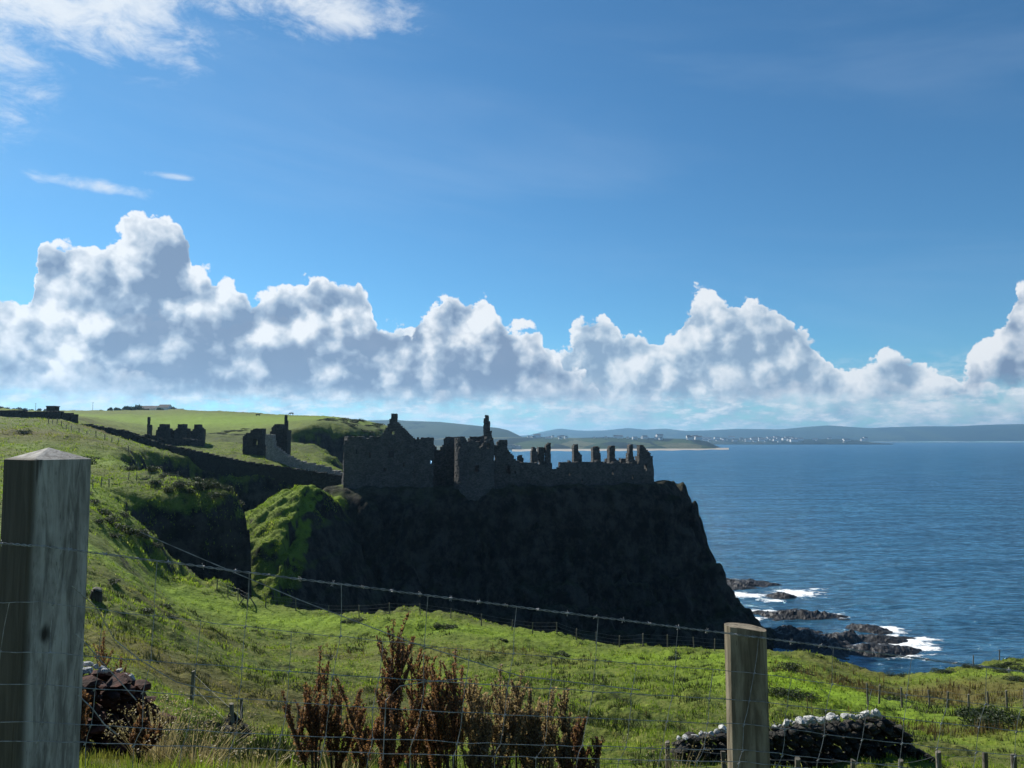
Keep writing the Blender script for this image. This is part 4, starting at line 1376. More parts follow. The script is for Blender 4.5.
rr = random.Random(9)
cope1 = [(px + rr.uniform(-1, 1), rr.choice((0.12, 0.16, 0.19, 0.24))) for px in list(np.arange(674, 724, 5.2)) + list(np.arange(768, 868, 4.6))]
cope1 += [(px + rr.uniform(-1, 1), rr.choice((0.14, 0.18, 0.2))) for px in np.arange(795, 866, 7)]
dry_wall('black drystone wall capped with white stones, behind the round brown fence post', [(668, 741), (684, 738), (700, 734), (726, 731), (758, 730), (768, 726), (790, 724.5), (802, 722), (832, 719), (866, 715.5), (878, 722), (890, 727), (899, 737), (908, 748), (916, 760)], 19.0, 20.5, M_WALL, cope1, M_WHITE)
dry_wall('rusty red drystone wall stub behind the thick square fence post', [(58, 670), (75, 668), (100, 668), (118, 672), (140, 677), (151, 683), (157, 692), (158, 708)], 7.0, 7.8, M_RED, [(px + rr.uniform(-1, 1), rr.choice((0.06, 0.08, 0.1))) for px in (78, 84, 88, 95, 101, 107, 113, 120, 127, 136, 144)], M_WHITE, 0.5, 0.085, 0.5)


def rubble():
    x, y, z = at(214, 726, 19.5)
    z = ground_z(x, y)
    t = thing('stone_heap', (x, y, z), 'low heap of black stones in the yellow grass near the leaning stob', 'stone heap')
    r2 = random.Random(4)
    for i in range(16):
        o = bpy.data.objects.new('stone', stone_mesh(70 + i % 5, M_WALL))
        COL.objects.link(o)
        o.parent = t
        s = r2.uniform(0.32, 0.6)
        o.scale = (s * 1.3, s, s)
        u = r2.uniform(-0.75, 0.75)
        o.location = (u, r2.uniform(-0.3, 0.3), 0.42 * (1 - abs(u)) * r2.uniform(0.2, 1.6) + 0.16)
        o.rotation_euler = (r2.uniform(0, 3), r2.uniform(0, 3), r2.uniform(0, 3))


rubble()


# ---------------------------------------------------------------- field fences
def stob_mesh(h, r):
    mb = MB()
    ring = lambda z, k, sl=0.0: [(math.cos(a) * r * k, math.sin(a) * r * k, z + sl * math.cos(a) * r) for a in [2 * math.pi * i / 8 for i in range(8)]]
    v = ring(-0.4, 1.0) + ring(h * 0.5, 1.03) + ring(h, 0.98, 0.3)
    f = [(i + 8 * j, (i + 1) % 8 + 8 * j, (i + 1) % 8 + 8 * j + 8, i + 8 * j + 8) for j in range(2) for i in range(8)] + [tuple(range(16, 24))]
    mb.add(v, f)
    me = bpy.data.meshes.new('post')
    me.from_pydata(mb.v, [], mb.f)
    me.materials.append(M_STOB)
    return me


def field_fence(label, posts, h=1.1, r=0.05, wires=(0.35, 0.65, 0.95), wire_r=0.006, group='post and wire fences across the slope', lean=0.06, brace=None, wire_end=None):
    rr = random.Random(len(posts) * 3 + int(posts[0][0]))
    pts = []
    for p in posts:
        x, y = pl(p[0], p[1])
        pts.append((x, y, ground_z(x, y)))
    t = thing('field_fence', pts[0], label, 'fence', group)
    o0 = Vector(pts[0])
    me = stob_mesh(h, r)
    tops = []
    for p, src in zip(pts, posts):
        o = bpy.data.objects.new('post', me)
        COL.objects.link(o)
        o.parent = t
        o.location = Vector(p) - o0
        lx, ly = rr.uniform(-lean, lean), rr.uniform(-lean, lean)
        if len(src) > 2:
            lx, ly = 0.0, src[2]
        o.rotation_euler = (lx, ly, rr.uniform(0, 6))
        s = rr.uniform(0.92, 1.08)
        o.scale = (s, s, s * (src[3] if len(src) > 3 else 1))
        tops.append((o.location, Vector((math.sin(ly), -math.sin(lx), 1)) * s))
    for k in wires:
        mb = MB()
        line = []
        for (b0, u0), (b1, u1) in zip(tops[:-1], tops[1:]):
            a, b = b0 + u0 * h * k, b1 + u1 * h * k
            line += [a.lerp(b, q) - Vector((0, 0, 0.03 * math.sin(q * math.pi))) for q in (0, 0.33, 0.67)]
        line.append(tops[-1][0] + tops[-1][1] * h * k)
        mb.tube(line, wire_r, 4)
        mb.build('wire', M_WIRE, t)
    for (a, b) in brace or ():
        mb = MB()
        pa, pb = Vector(pts[a]) - o0, Vector((*b, ground_z(*b))) - o0
        mb.tube([pa + Vector((0, 0, h * 0.95)), pb - Vector((0, 0, 0.1))], 0.06, 7)
        mb.build('strut', M_STOB, t)
    return t


field_fence('wire fence of short pale stobs in front of the white-capped wall', [(595, 12.6), (663, 12.6), (720, 12.5), (787, 12.3), (839, 12.2), (885, 12.2), (925, 12.1), (969, 12.0), (997, 12.0), (1050, 12.0)], 0.92, 0.04, (0.4, 0.7, 0.95), 0.003)
field_fence('wire fence crossing the brown rushes at mid slope', [(858, 43), (869, 43.5), (891, 44), (918, 45), (935, 45), (956, 45.5), (975, 46), (993, 46), (1010, 46), (1030, 46), (1060, 46)], 1.1, 0.055)
field_fence('wire fence along the turf edge above the reefs and surf', [(870, 78.5), (882, 77.6), (897, 76.8), (911, 77), (933, 77.5), (962, 78.4), (988, 79), (1015, 80), (1042, 80)], 1.15, 0.055)
x252, y252 = pl(252, 80)
field_fence('wire fence along the cliff edge below the castle, with a braced corner', [(222, 83), (233, 82), (243, 81), (252, 80), (270, 80.5), (300, 80), (332, 80), (362, 79.5), (392, 79), (422, 78.5), (452, 78), (482, 77), (512, 76.5), (532, 76), (556, 75.5), (575, 75), (594, 75), (617, 74.5), (640, 74.4), (664, 74.4), (690, 74.5), (710, 74.5), (736, 74.6)],
            1.15, 0.055, brace=[(3, (x252 - 0.8, y252 - 0.3)), (3, (x252 + 0.9, y252 + 0.2))])
field_fence('wire fence round the head of the gully beside the dark gorse', [(96, 93), (104, 97), (112, 100), (131, 105), (139, 107), (152, 108), (166, 108), (180, 108)], 1.15, 0.06)
field_fence('wire fence running down the hill beside the dark wall', [(49, 176), (53, 175), (57.5, 173), (62, 171), (67, 169), (72, 167), (80, 165), (88, 163), (97, 160), (106, 157), (113, 155), (119, 154), (130, 150), (140, 149), (146, 148), (158, 146)], 1.25, 0.075)
field_fence('loose old stobs standing in the yellow grass by the stone heap', [(200, 26), (242, 19.5, 0.16, 1.15), (250, 26), (304, 27), (345, 28)], 1.05, 0.055, (0.55, 0.9), 0.003)

# small dark stump on the turf
x, y = pl(103, 41)
t = thing('tree_stump', (x, y, ground_z(x, y)), 'stubby brown stump standing alone on the bright turf', 'stump')
mb = MB()
mb.tube([(0, 0, -0.2), (0.02, 0, 0.25), (0.06, 0, 0.48)], 0.33, 12, 0.27); mb.build('trunk', M_BARK, t)
mb = MB()
mb.tube([(0.06, 0, 0.47), (0.1, 0.05, 0.56), (0.12, 0.05, 0.6)], 0.27, 10, 0.16); mb.build('broken_top', M_STOB, t)


# ---------------------------------------------------------------- leafy things
def cards(n, centre_fn, size, rr, up=0.3):
    """n small leaf faces; centre_fn gives (position, tone)"""
    V = np.zeros((n * 3, 3), np.float32)
    T = np.zeros(n * 3, np.float32)
    for i in range(n):
        c, tone = centre_fn()
        a = Vector((rr.gauss(0, 1), rr.gauss(0, 1), rr.gauss(0, 1))).normalized()
        b = a.cross(Vector((rr.gauss(0, 1), rr.gauss(0, 1), rr.gauss(0, 1)))).normalized()
        s = size * rr.uniform(0.6, 1.4)
        V[3 * i] = c + a * s
        V[3 * i + 1] = c - a * s * 0.5 + b * s * 0.55
        V[3 * i + 2] = c - a * s * 0.5 - b * s * 0.55
        T[3 * i:3 * i + 3] = tone
    return V, np.arange(n * 3).reshape(-1, 3), T


def shrub_parts(seed, n=1400, w=1.0, h=0.8, leaf=0.07):
    rr = random.Random(seed)
    lobes = [(rr.uniform(-0.6, 0.6) * w, rr.uniform(-0.6, 0.6) * w, rr.uniform(0.15, 0.55) * h, rr.uniform(0.25, 0.55)) for _ in range(9)]
    def f():
        lx, ly, lz, lr = rr.choice(lobes)
        d = Vector((rr.gauss(0, 1), rr.gauss(0, 1), rr.gauss(0, 1))).normalized() * lr * rr.uniform(0.55, 1.05) ** 0.6
        return Vector((lx + d.x, ly + d.y, max(0.0, lz + d.z * h))), rr.random() ** 1.5
    V, Fc, T = cards(n, f, leaf, rr)
    o = mesh_np('foliage', V, Fc, M_LEAF, smooth_shade=False, attrs={'tone': T})
    mb = MB()
    for lx, ly, lz, lr in lobes[:5]:
        mb.tube([(0, 0, -0.2), (lx * 0.5, ly * 0.5, lz * 0.5), (lx, ly, lz)], 0.04, 5, 0.015)
    s = mb.build('stem', M_BARK)
    return o, s


def build_shrubs():
    protos = []
    for k in range(4):
        fo, st = shrub_parts(100 + k)
        protos.append((fo, st))
    first = True
    rr = random.Random(12)
    def put(px, Y, s, hs, label, group):
        nonlocal first
        x, y = pl(px, Y)
        t = thing('gorse_bush', (x, y, ground_z(x, y) - 0.1), label, 'bush', group, rr.uniform(0, 6))
        t.scale = (s * rr.uniform(0.9, 1.2), s * rr.uniform(0.9, 1.2), s * hs)
        fo, st = protos[put.n % 4]
        if put.n >= 4:
            fo, st = fo.copy(), st.copy()
            COL.objects.link(fo); COL.objects.link(st)
        fo.parent = t
        st.parent = t
        put.n += 1
    put.n = 0
    put(86, 128, 2.0, 1.0, 'round dark gorse bush alone on the upper grass slope', None)
    put(26, 150, 1.7, 0.7, 'low dark bush just below the skyline wall', None)
    put(100, 134, 1.0, 0.8, 'small dark bush beside the fence on the hill', None)
    g = 'dark gorse bushes on the headland above the gully'
    for px, Y, s in ((132, 126.7, 1.56), (158, 123.0, 1.84), (172, 121.2, 2.02), (188, 119.3, 2.21), (203, 117.5, 2.12), (216, 116.6, 1.93), (227, 114.7, 1.75), (180, 114.7, 1.84), (197, 111.9, 1.75), (212, 110.1, 1.75), (226, 109.2, 1.66), (168, 111.9, 1.20), (156, 114.7, 1.10), (236, 110.1, 1.38), (147, 109.2, 0.92), (205, 106.4, 1.29), (220, 105.0, 1.38), (190, 104.1, 1.01),
                     (170, 103.5, 1.2), (182, 105, 1.5), (200, 107, 1.6), (214, 107.5, 1.5), (228, 108, 1.3), (160, 106, 1.1)):
        put(px, Y, s, 0.9, 'dark gorse bush in the dense patch on the headland', g)
    g = 'dark brambles at the near lip of the gully'
    for px, Y, s in ((96, 86, 1.0), (104, 83, 1.2), (113, 82, 1.3), (123, 83, 1.3), (133, 84, 1.2), (143, 86, 1.2), (150, 87, 1.1), (118, 79, 0.9), (102, 79, 0.8), (160, 88, 0.9), (128, 88, 1.1), (92, 90, 0.8)):
        put(px, Y, s, 0.8, 'dark bramble clump on the slope just before the gully', g)
    g = 'dark scrub on the hill behind the castle'
    for i in range(34):
        px = rr.uniform(322, 402)
        Y = rr.uniform(262, 372)
        put(px, Y, rr.uniform(1.5, 3.0), 0.5, 'dark scrub bush on the green hill behind the castle', g)
    g = 'dark scrub round the mainland ruins'
    for i in range(26):
        px = rr.choice((rr.uniform(205, 250), rr.uniform(290, 335), rr.uniform(205, 300)))
        put(px, rr.uniform(225, 262), rr.uniform(1.3, 2.6), 0.35, 'low dark scrub growing among the mainland ruins', g)
    g = 'small dark bushes scattered over the lower field'
    for px, Y, s in ((352, 76, 0.8), (361, 77, 0.9), (440, 74, 0.8), (452, 74, 1.0), (500, 70, 0.7), (560, 66, 0.8), (672, 62, 0.8), (782, 55, 0.9), (797, 54, 0.8), (798, 41, 0.8), (784, 40, 0.9), (770, 39, 0.7), (838, 56, 0.7), (1008, 66, 1.2), (990, 66, 0.8), (1006, 60, 1.0),
                     (262, 70, 0.7), (168, 56, 0.8), (175, 50, 0.6), (150, 46, 0.7), (120, 50, 0.6), (330, 58, 0.7), (975, 37, 1.3), (990, 38, 1.2), (960, 40, 0.9), (888, 47, 1.0), (880, 48, 0.9)):
        put(px, Y, s, 0.7, 'small dark bush scattered over the lower field', g)
    g = 'brown scrub just beyond the white-capped wall'
    for px, Y in ((772, 27), (784, 28.5), (797, 29), (810, 28), (822, 30), (836, 29), (848, 31), (858, 32), (790, 32), (815, 33)):
        put(px, Y, rr.uniform(0.55, 0.85), 0.6, 'low brownish scrub bush just beyond the white-capped wall', g)
    g = 'dark low bushes in the ditch below the turf edge'
    for px in range(884, 1030, 11):
        put(px + rr.uniform(-3, 3), 70 + rr.uniform(-1, 1), rr.uniform(0.7, 1.1), 0.45, 'low dark bush in the ditch line just below the turf edge', g)
    # hedge trees on the far skyline
    tall = [shrub_parts(300 + k, 700, 0.9, 1.0, 0.17) for k in range(3)]
    fresh_trees = list(range(3))
    g = 'dark trees along the far skyline'
    for px, hpx in ((3, 5.5), (9, 5), (14, 4), (20, 4.6), (26, 4.2), (31, 3), (39, 3.4), (44, 3.2), (100, 2.4), (109, 4.5), (114, 5), (119, 4.6), (124, 5), (129, 6.5), (134, 6), (138, 7), (142, 5), (160, 4.6), (167, 6.5), (171, 5.8), (175, 5)):
        Y = rr.uniform(660, 720)
        x, y = pl(px, Y)
        t = thing('hedge_tree', (x, y, max(ground_z(x, y), at(px, 411.5, Y)[2]) - 0.2), 'dark tree in the line along the far skyline', 'tree', g, rr.uniform(0, 6))
        q = put.n % 3
        fo, st = tall[q]
        if q in fresh_trees:
            fresh_trees.remove(q)
        else:
            fo, st = fo.copy(), st.copy()
            COL.objects.link(fo); COL.objects.link(st)
        fo.name, st.name = 'crown', 'trunk'
        fo.parent = st.parent = t
        hh = hpx / F_PX * Y
        t.scale = (hh * 0.8, hh * 0.8, hh * 1.0)
        put.n += 1


build_shrubs()


# ---------------------------------------------------------------- brown dock stalks behind the fence
def dock(px, Y, top_py, label, n_stalk, spread, seed, tint=0.0):
    rr = random.Random(seed)
    x, y = pl(px, Y)
    z0 = ground_z(x, y)
    H = at(px, top_py, Y)[2] - z0
    t = thing('dock_plant', (x, y, z0), label, 'dock plant', 'dried brown dock plants behind the fence')
    st, axes = MB(), []
    n_stalk = int(n_stalk * 1.5)
    for i in range(n_stalk):
        k = 1.0 if i == 0 else rr.uniform(0.5, 0.95)
        a, l = rr.uniform(0, 6.28), (0.02 if i == 0 else rr.uniform(0.1, 1.0) * spread)
        d = Vector((math.cos(a) * l, math.sin(a) * l * 0.7, 0))
        tip = d + Vector((0, 0, H * k))
        pts = [Vector((d.x * 0.1, d.y * 0.1, -0.05)), d * 0.35 + Vector((0, 0, H * k * 0.4)), d * 0.75 + Vector((0, 0, H * k * 0.75)), tip]
        st.tube(pts, 0.006, 5, 0.002)
        axes.append((pts, H * k))
        for b in range(rr.randint(4, 8)):          # side branches held close to the stalk
            q = rr.uniform(0.4, 0.85)
            p0 = pts[1].lerp(pts[3], (q - 0.4) / 0.6)
            aa = rr.uniform(0, 6.28)
            ln = rr.uniform(0.10, 0.24) * H
            p1 = p0 + Vector((math.cos(aa) * ln * 0.42, math.sin(aa) * ln * 0.42, ln))
            st.tube([p0, p0.lerp(p1, 0.5) + Vector((math.cos(aa), math.sin(aa), 0)) * 0.012, p1], 0.0035, 4, 0.0015)
            axes.append(([p0, p0, p0.lerp(p1, 0.5), p1], None))
    st.build('stem', M_BARK, t)
    V, T = [], []
    for pts, hk in axes:
        main = hk is not None
        n = 310 if main else 120
        for _ in range(n):
            q = rr.uniform(0.42, 1.0) if main else rr.uniform(0.1, 1.0)
            c = pts[1].lerp(pts[2], (q - 0.4) / 0.35) if main and q < 0.75 else (pts[2].lerp(pts[3], (q - 0.75) / 0.25) if main else pts[0].lerp(pts[3], q))
            whorl = 0.5 + 0.5 * math.sin(q * (60 if main else 34)) 
            r = (0.027 if main else 0.016) * (1.15 - q * 0.55) * (0.35 + 0.65 * whorl) * rr.uniform(0.3, 1.2)
            a = rr.uniform(0, 6.28)
            c = c + Vector((math.cos(a) * r, math.sin(a) * r, rr.uniform(-0.006, 0.006)))
            s = rr.uniform(0.0045, 0.0095)
            u = Vector((rr.gauss(0, 1), rr.gauss(0, 1), rr.gauss(0, 1))).normalized()
            v = u.cross(Vector((rr.gauss(0, 1), rr.gauss(0, 1), rr.gauss(0, 1)))).normalized()
            V += [c + u * s, c - u * s * 0.6 + v * s * 0.8, c - u * s * 0.6 - v * s * 0.8]
            tn = min(1, rr.random() ** 1.15 + tint * rr.random())
            T += [tn] * 3
    mesh_np('seed_head', np.array([tuple(v) for v in V]), np.arange(len(V)).reshape(-1, 3), M_DOCK_TAN if px > 470 and seed != 12 or tint > 0.8 else M_DOCK, t, False, {'tone': np.array(T)})
    return t


dock(322, 4.4, 646, 'dark dock stalk with several low side shoots, at the thin end of the row', 5, 0.22, 1)
dock(341, 4.7, 690, 'short dark dock with bare shoots between two taller docks', 5, 0.18, 2)
dock(395, 4.3, 620, 'tallest dock stalk with a dark chocolate spire', 4, 0.12, 3)
dock(385, 4.2, 668, 'spreading dock with slanting spikes at the foot of the tallest stalk', 6, 0.26, 4, 0.2)
dock(416, 4.6, 646, 'slender reddish dock spire just beside the tallest stalk', 4, 0.14, 5, 0.3)
dock(456, 4.4, 648, 'bushy dock with a rounded rusty tip in the middle of the row', 5, 0.16, 6, 0.4)
dock(440, 4.7, 684, 'low tangled dock filling the gap in mid row', 6, 0.2, 7, 0.3)
dock(500, 4.5, 664, 'broad rusty orange dock with a loose top', 7, 0.22, 8, 0.5)
dock(486, 4.3, 694, 'short shady dock under the rusty orange one', 6, 0.2, 9, 0.2)
dock(532, 4.5, 684, 'wide brown dock with pale flecked seed heads', 7, 0.2, 10, 0.6)
dock(566, 4.5, 690, 'last single dock stalk of the row before the open grass', 4, 0.12, 11, 0.2)
dock(430, 4.9, 690, 'faded dock standing behind the middle of the row', 6, 0.22, 21, 0.9)
dock(474, 4.9, 676, 'bleached grey-brown dock behind the bushy one', 6, 0.22, 22, 1.0)
dock(516, 5.0, 690, 'pale feathery dock showing between the broad orange dock and the wide brown one', 6, 0.22, 23, 1.2)
dock(548, 4.9, 700, 'short faded dock at the thinning end of the row', 5, 0.2, 24, 0.9)
dock(366, 4.9, 700, 'thin half bare dock in the gap before the tallest stalk', 4, 0.2, 25, 0.5)
dock(580, 4.3, 716, 'low dark dock tuft at the end of the row', 4, 0.14, 12, 0.1)
dock(112, 8.0, 632, 'lone red dock spire rising above the rusty wall', 2, 0.1, 13, 0.3)
dock(128, 8.2, 657, 'thin red dock stem leaning over the rusty wall', 2, 0.12, 14, 0.3)


def straw_clump(px, Y, top_py, label, seed, n=70, spread=0.35, heads=True):
    rr = random.Random(seed)
    x, y = pl(px, Y)
    z0 = ground_z(x, y)
    H = at(px, top_py, Y)[2] - z0
    t = thing('dry_weed', (x, y, z0), label, 'dry weeds')
    V, T, HV, HT = [], [], [], []
    for i in range(n):
        a, l = rr.uniform(0, 6.28), rr.uniform(0, 1) ** 0.7 * spread
        h = H * rr.uniform(0.5, 1.0)
        b = Vector((math.cos(a) * l * 0.5, math.sin(a) * l * 0.5, 0))
        tip = Vector((math.cos(a) * l * 1.5, math.sin(a) * l * 1.2, h))
        s = Vector((rr.gauss(0, 1), rr.gauss(0, 1), 0))    .normalized() * rr.uniform(0.003, 0.007)
        m = b.lerp(tip, 0.5) + Vector((0, 0, h * 0.12))
        tn = rr.random()
        V += [b - s, b + s, m, m, m + s, tip]
        T += [tn] * 6
        if heads and rr.random() < 0.6:
            for _ in range(9):
                c = tip + Vector((rr.gauss(0, 0.028), rr.gauss(0, 0.028), rr.gauss(0, 0.016)))
                u = Vector((rr.gauss(0, 1), rr.gauss(0, 1), rr.gauss(0, 1))).normalized() * rr.uniform(0.005, 0.011)
                v = u.cross(Vector((rr.gauss(0, 1), rr.gauss(0, 1), rr.gauss(0, 1)))).normalized() * rr.uniform(0.004, 0.008)
                HV += [c + u, c - u + v, c - u - v]
                HT += [rr.uniform(0.2, 1)] * 3
    V, T = V + HV, T + HT
    mesh_np('foliage', np.array([tuple(v) for v in V]), np.arange(len(V)).reshape(-1, 3), M_STRAW, t, False, {'tone': np.array(T)})


straw_clump(170, 6.6, 700, 'pale straw-coloured weeds with curled seed heads before the rusty wall', 3, 120, 0.3)
straw_clump(202, 6.2, 716, 'bleached weed tangle with thin crossing stalks below the stone heap', 4, 90, 0.4)
straw_clump(214, 6.6, 722, 'straw-coloured weeds with drooping stalks beside the leaning stob', 14, 80, 0.4)
dock(92, 5.6, 690, 'thin red dock right beside the square post', 5, 0.16, 31, 0.2)
dock(150, 6.2, 706, 'rusty red dock behind the curled pale weeds', 5, 0.2, 32, 0.3)
straw_clump(262, 5.4, 742, 'low dry weed tuft between the leaning stob and the docks', 5, 60, 0.35)
straw_clump(345, 5.6, 722, 'golden dry grass tuft showing through between the docks', 6, 80, 0.3, False)
straw_clump(668, 8.0, 738, 'faded weed tuft with pale heads close to the white-capped wall', 7, 60, 0.35)


# ---------------------------------------------------------------- the wire fence at the view point
def near_fence():
    A = at(46.5, 500, 2.62)
    B = at(747, 700, 2.9)
    ga, gb = ground_z(A[0], A[1]), ground_z(B[0], B[1])
    t = thing('wire_fence', (B[0], B[1], gb), 'netting and barbed wire fence strung between a thick square post and a round brown post', 'fence')
    o0 = Vector(t.location)
    # square strainer post with a shallow pyramid head
    za = at(46.5, 447.5, 2.62)[2]
    mb = MB()
    s, n = 0.0985, 14
    hs = za - ga - 0.040
    vs, fs = [], []
    c = 0.006
    prof = [(-s + c, -s), (s - c, -s), (s, -s + c), (s, s - c), (s - c, s), (-s + c, s), (-s, s - c), (-s, -s + c)]
    r5 = random.Random(2)
    for k in range(n + 1):
        z = -0.3 + (hs + 0.3) * k / n
        for (u, v) in prof:
            vs.append((u * (1 + r5.uniform(-.012, .012)), v * (1 + r5.uniform(-.012, .012)), z))
    for k in range(n):
        for i in range(8):
            j = (i + 1) % 8
            fs.append((k * 8 + i, k * 8 + j, k * 8 + 8 + j, k * 8 + 8 + i))
    vs.append((0, 0, hs + 0.040))
    top = n * 8
    for i in range(8):
        fs.append((top + i, top + (i + 1) % 8, len(vs) - 1))
    mb.add(vs, fs)
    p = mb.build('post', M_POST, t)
    p.location = Vector((A[0], A[1], ga)) - o0
    p.rotation_euler.z = math.radians(32 + 27 - 2)
    p['label'] = 'thick square grey post with a pyramid top'
    # round post with a slanting sawn top
    def round_post(x, y, g, ztop, r, label=None):
        mb = MB()
        vs, fs, seg, n = [], [], 28, 16
        for k in range(n + 1):
            for i in range(seg):
                a = 2 * math.pi * i / seg
                rr_ = r * (1 + 0.018 * math.sin(3 * a + k * 0.25) + 0.01 * math.sin(7 * a))
                if math.sin(a) < -0.62:                     # sawn flat face
                    rr_ *= 0.62 / -math.sin(a) * 1.12 if -math.sin(a) * rr_ > r * 0.70 else 1
                q = k / n
                z = -0.3 + (ztop - g + 0.3) * q
                if k == n:
                    z += 0.008 * math.cos(a + 2.6) * (r / 0.07)
                vs.append((math.cos(a) * rr_, math.sin(a) * rr_, z))
        for k in range(n):
            for i in range(seg):
                j = (i + 1) % seg
                fs.append((k * seg + i, k * seg + j, (k + 1) * seg + j, (k + 1) * seg + i))
        fs.append(tuple(n * seg + i for i in range(seg)))
        mb.add(vs, fs)
        q = mb.build('post', M_POST2, t)
        q.location = Vector((x, y, g)) - o0
        q.rotation_euler.z = math.atan2(x, y) * -1 + 0.12
        if label:
            q['label'] = label
        return q
    round_post(B[0], B[1], gb, at(747, 627, 2.9)[2], 0.076, 'brown round post with a sawn slanting top')
    C = at(1330, 760, 3.1)
    gc = ground_z(C[0], C[1])
    round_post(C[0], C[1], gc, at(1330, 690, 3.1)[2], 0.07)
    D = at(-480, 470, 2.5)
    gd = ground_z(D[0], D[1])
    round_post(D[0], D[1], gd, at(-480, 430, 2.5)[2], 0.08)
    # line wires: pixel heights at the four posts
    lines = [(-480, 515, 546, 636, 712, 0.0026), (-480, 586, 602, 672, 740, 0.0011), (-480, 640, 652, 700, 762, 0.0014), (-480, 672, 684, 724, 784, 0.0013),
             (-480, 716, 722, 750, 806, 0.0013), (-480, 735, 741, 762, 818, 0.0014), (-480, 790, 790, 800, 850, 0.0015)]
    off = -0.125
    r6 = random.Random(8)
    def knot_line(pys):
        return [Vector(at(-480, pys[0], 2.5 - 0.09)), Vector(at(42, pys[1], 2.62 - 0.165)), Vector(at(747, pys[2], 2.9 - 0.07)), Vector(at(1330, pys[3], 3.1 - 0.08))]
    def span(p, q, n, sag, wob):
        out = []
        for i in range(n):
            u = i / n
            v = p.lerp(q, u) - Vector((0, 0, 4 * sag * u * (1 - u)))
            out.append(v + Vector((0, r6.uniform(-wob, wob), r6.uniform(-wob, wob))))
        return out
    net = []
    for li, (_, y0, y1, y2, y3, rad) in enumerate(lines):
        K = knot_line((y0, y1, y2, y3))
        sag = (0.0, 0.018, 0.008, 0.015, 0.012, 0.006, 0.0)[li]
        pts = []
        for a, b in zip(K[:-1], K[1:]):
            pts += span(a, b, 40, sag, 0.0022 if li else 0.0008)
        pts.append(K[-1])
        net.append(pts)
        if li == 0:
            # barbed wire: two twisted strands and barbs
            for ph in (0, math.pi):
                mb = MB()
                tw = []
                for i, (a, b) in enumerate(zip(pts[:-1], pts[1:])):
                    for k in range(6):
                        u = k / 6
                        th = (i * 6 + k) * 1.05 + ph
                        tw.append(a.lerp(b, u) + Vector((0, math.cos(th), math.sin(th))) * 0.0026 - o0)
                mb.tube(tw, 0.0015, 5)
                mb.build('barbed_wire', M_WIRE, t)
            barbs = []
            for _ in range(4):
                mb = MB()
                for _ in range(2):
                    v = Vector((r6.uniform(-.5, .5), r6.uniform(-1, 1), r6.uniform(-1, 1))).normalized() * 0.011
                    mb.tube([-v, v], 0.0010, 4)
                mb.tube([(-.006, 0, 0), (.006, 0, 0)], 0.0036, 6)
                bo = mb.build('barb', M_WIRE, t)
                barbs.append(bo.data)
                bpy.data.objects.remove(bo)
            L = 0.0
            nxt = 0.05
            for a, b in zip(pts[:-1], pts[1:]):
                d = (b - a).length
                while nxt < L + d:
                    bo = bpy.data.objects.new('barb', r6.choice(barbs))
                    COL.objects.link(bo)
                    bo.parent = t
                    bo.location = a.lerp(b, (nxt - L) / d) - o0
                    bo.rotation_euler = (r6.uniform(0, 6), r6.uniform(-.2, .2), r6.uniform(-.2, .2))
                    nxt += 0.105 + r6.uniform(-.008, .008)
                L += d
        else:
            mb = MB()
            mb.tube([q - o0 for q in pts], rad, 5)
            mb.build('line_wire', M_WIRE, t)
    # stay wires of the netting, knotted to each line wire
    mb = MB()
    npts = len(net[1])
    step_m = 0.15
    base = net[1]
    L, nxt = 0.0, 0.02
    for i in range(npts - 1):
        d = (base[i + 1] - base[i]).length
        while nxt < L + d:
            u = (nxt - L) / d
            run = []
            for li in range(0 if int(nxt / step_m) % 2 else 1, len(net)):
                k = net[li][i].lerp(net[li][i + 1], u)
                run.append(k - o0 + Vector((r6.uniform(-.008, .008) - 0.014 * li, 0.002, 0)))
            fine = []
            for a, b in zip(run[:-1], run[1:]):
                fine += [a, a.lerp(b, 0.5) + Vector((r6.uniform(-.004, .004), 0, 0))]
            fine.append(run[-1])
            mb.tube(fine, 0.0011, 4)
            for k in run[1:]:
                mb.tube([k + Vector((-.004, -.002, -.004)), k + Vector((.004, -.002, .004))], 0.0025, 5)
            nxt += step_m
        L += d
    mb.build('stay_wire', M_WIRE, t)
    # broken and spare strands hanging from the square post
    for pts in ([(72, 586, 2.5), (95, 606, 2.75), (115, 640, 2.9), (140, 660, 2.95), (176, 682, 3.0), (232, 696, 3.05)], [(76, 634, 2.5), (88, 646, 2.55), (100, 660, 2.6), (122, 684, 2.66), (136, 700, 2.7)],
                [(78, 695, 2.5), (92, 708, 2.52), (104, 724, 2.56), (116, 734, 2.6)], [(140, 532, 2.75), (205, 560, 2.8), (300, 600, 2.85), (410, 642, 2.9), (520, 676, 2.9), (640, 690, 2.9)], [(383, 760, 2.8), (386, 700, 2.8), (400, 686, 2.8), (424, 682, 2.8), (470, 678, 2.8)]):
        mb = MB()
        mb.tube([Vector(at(*p)) - o0 for p in pts], 0.0018, 5)
        mb.build('loose_wire', M_WIRE, t)


near_fence()


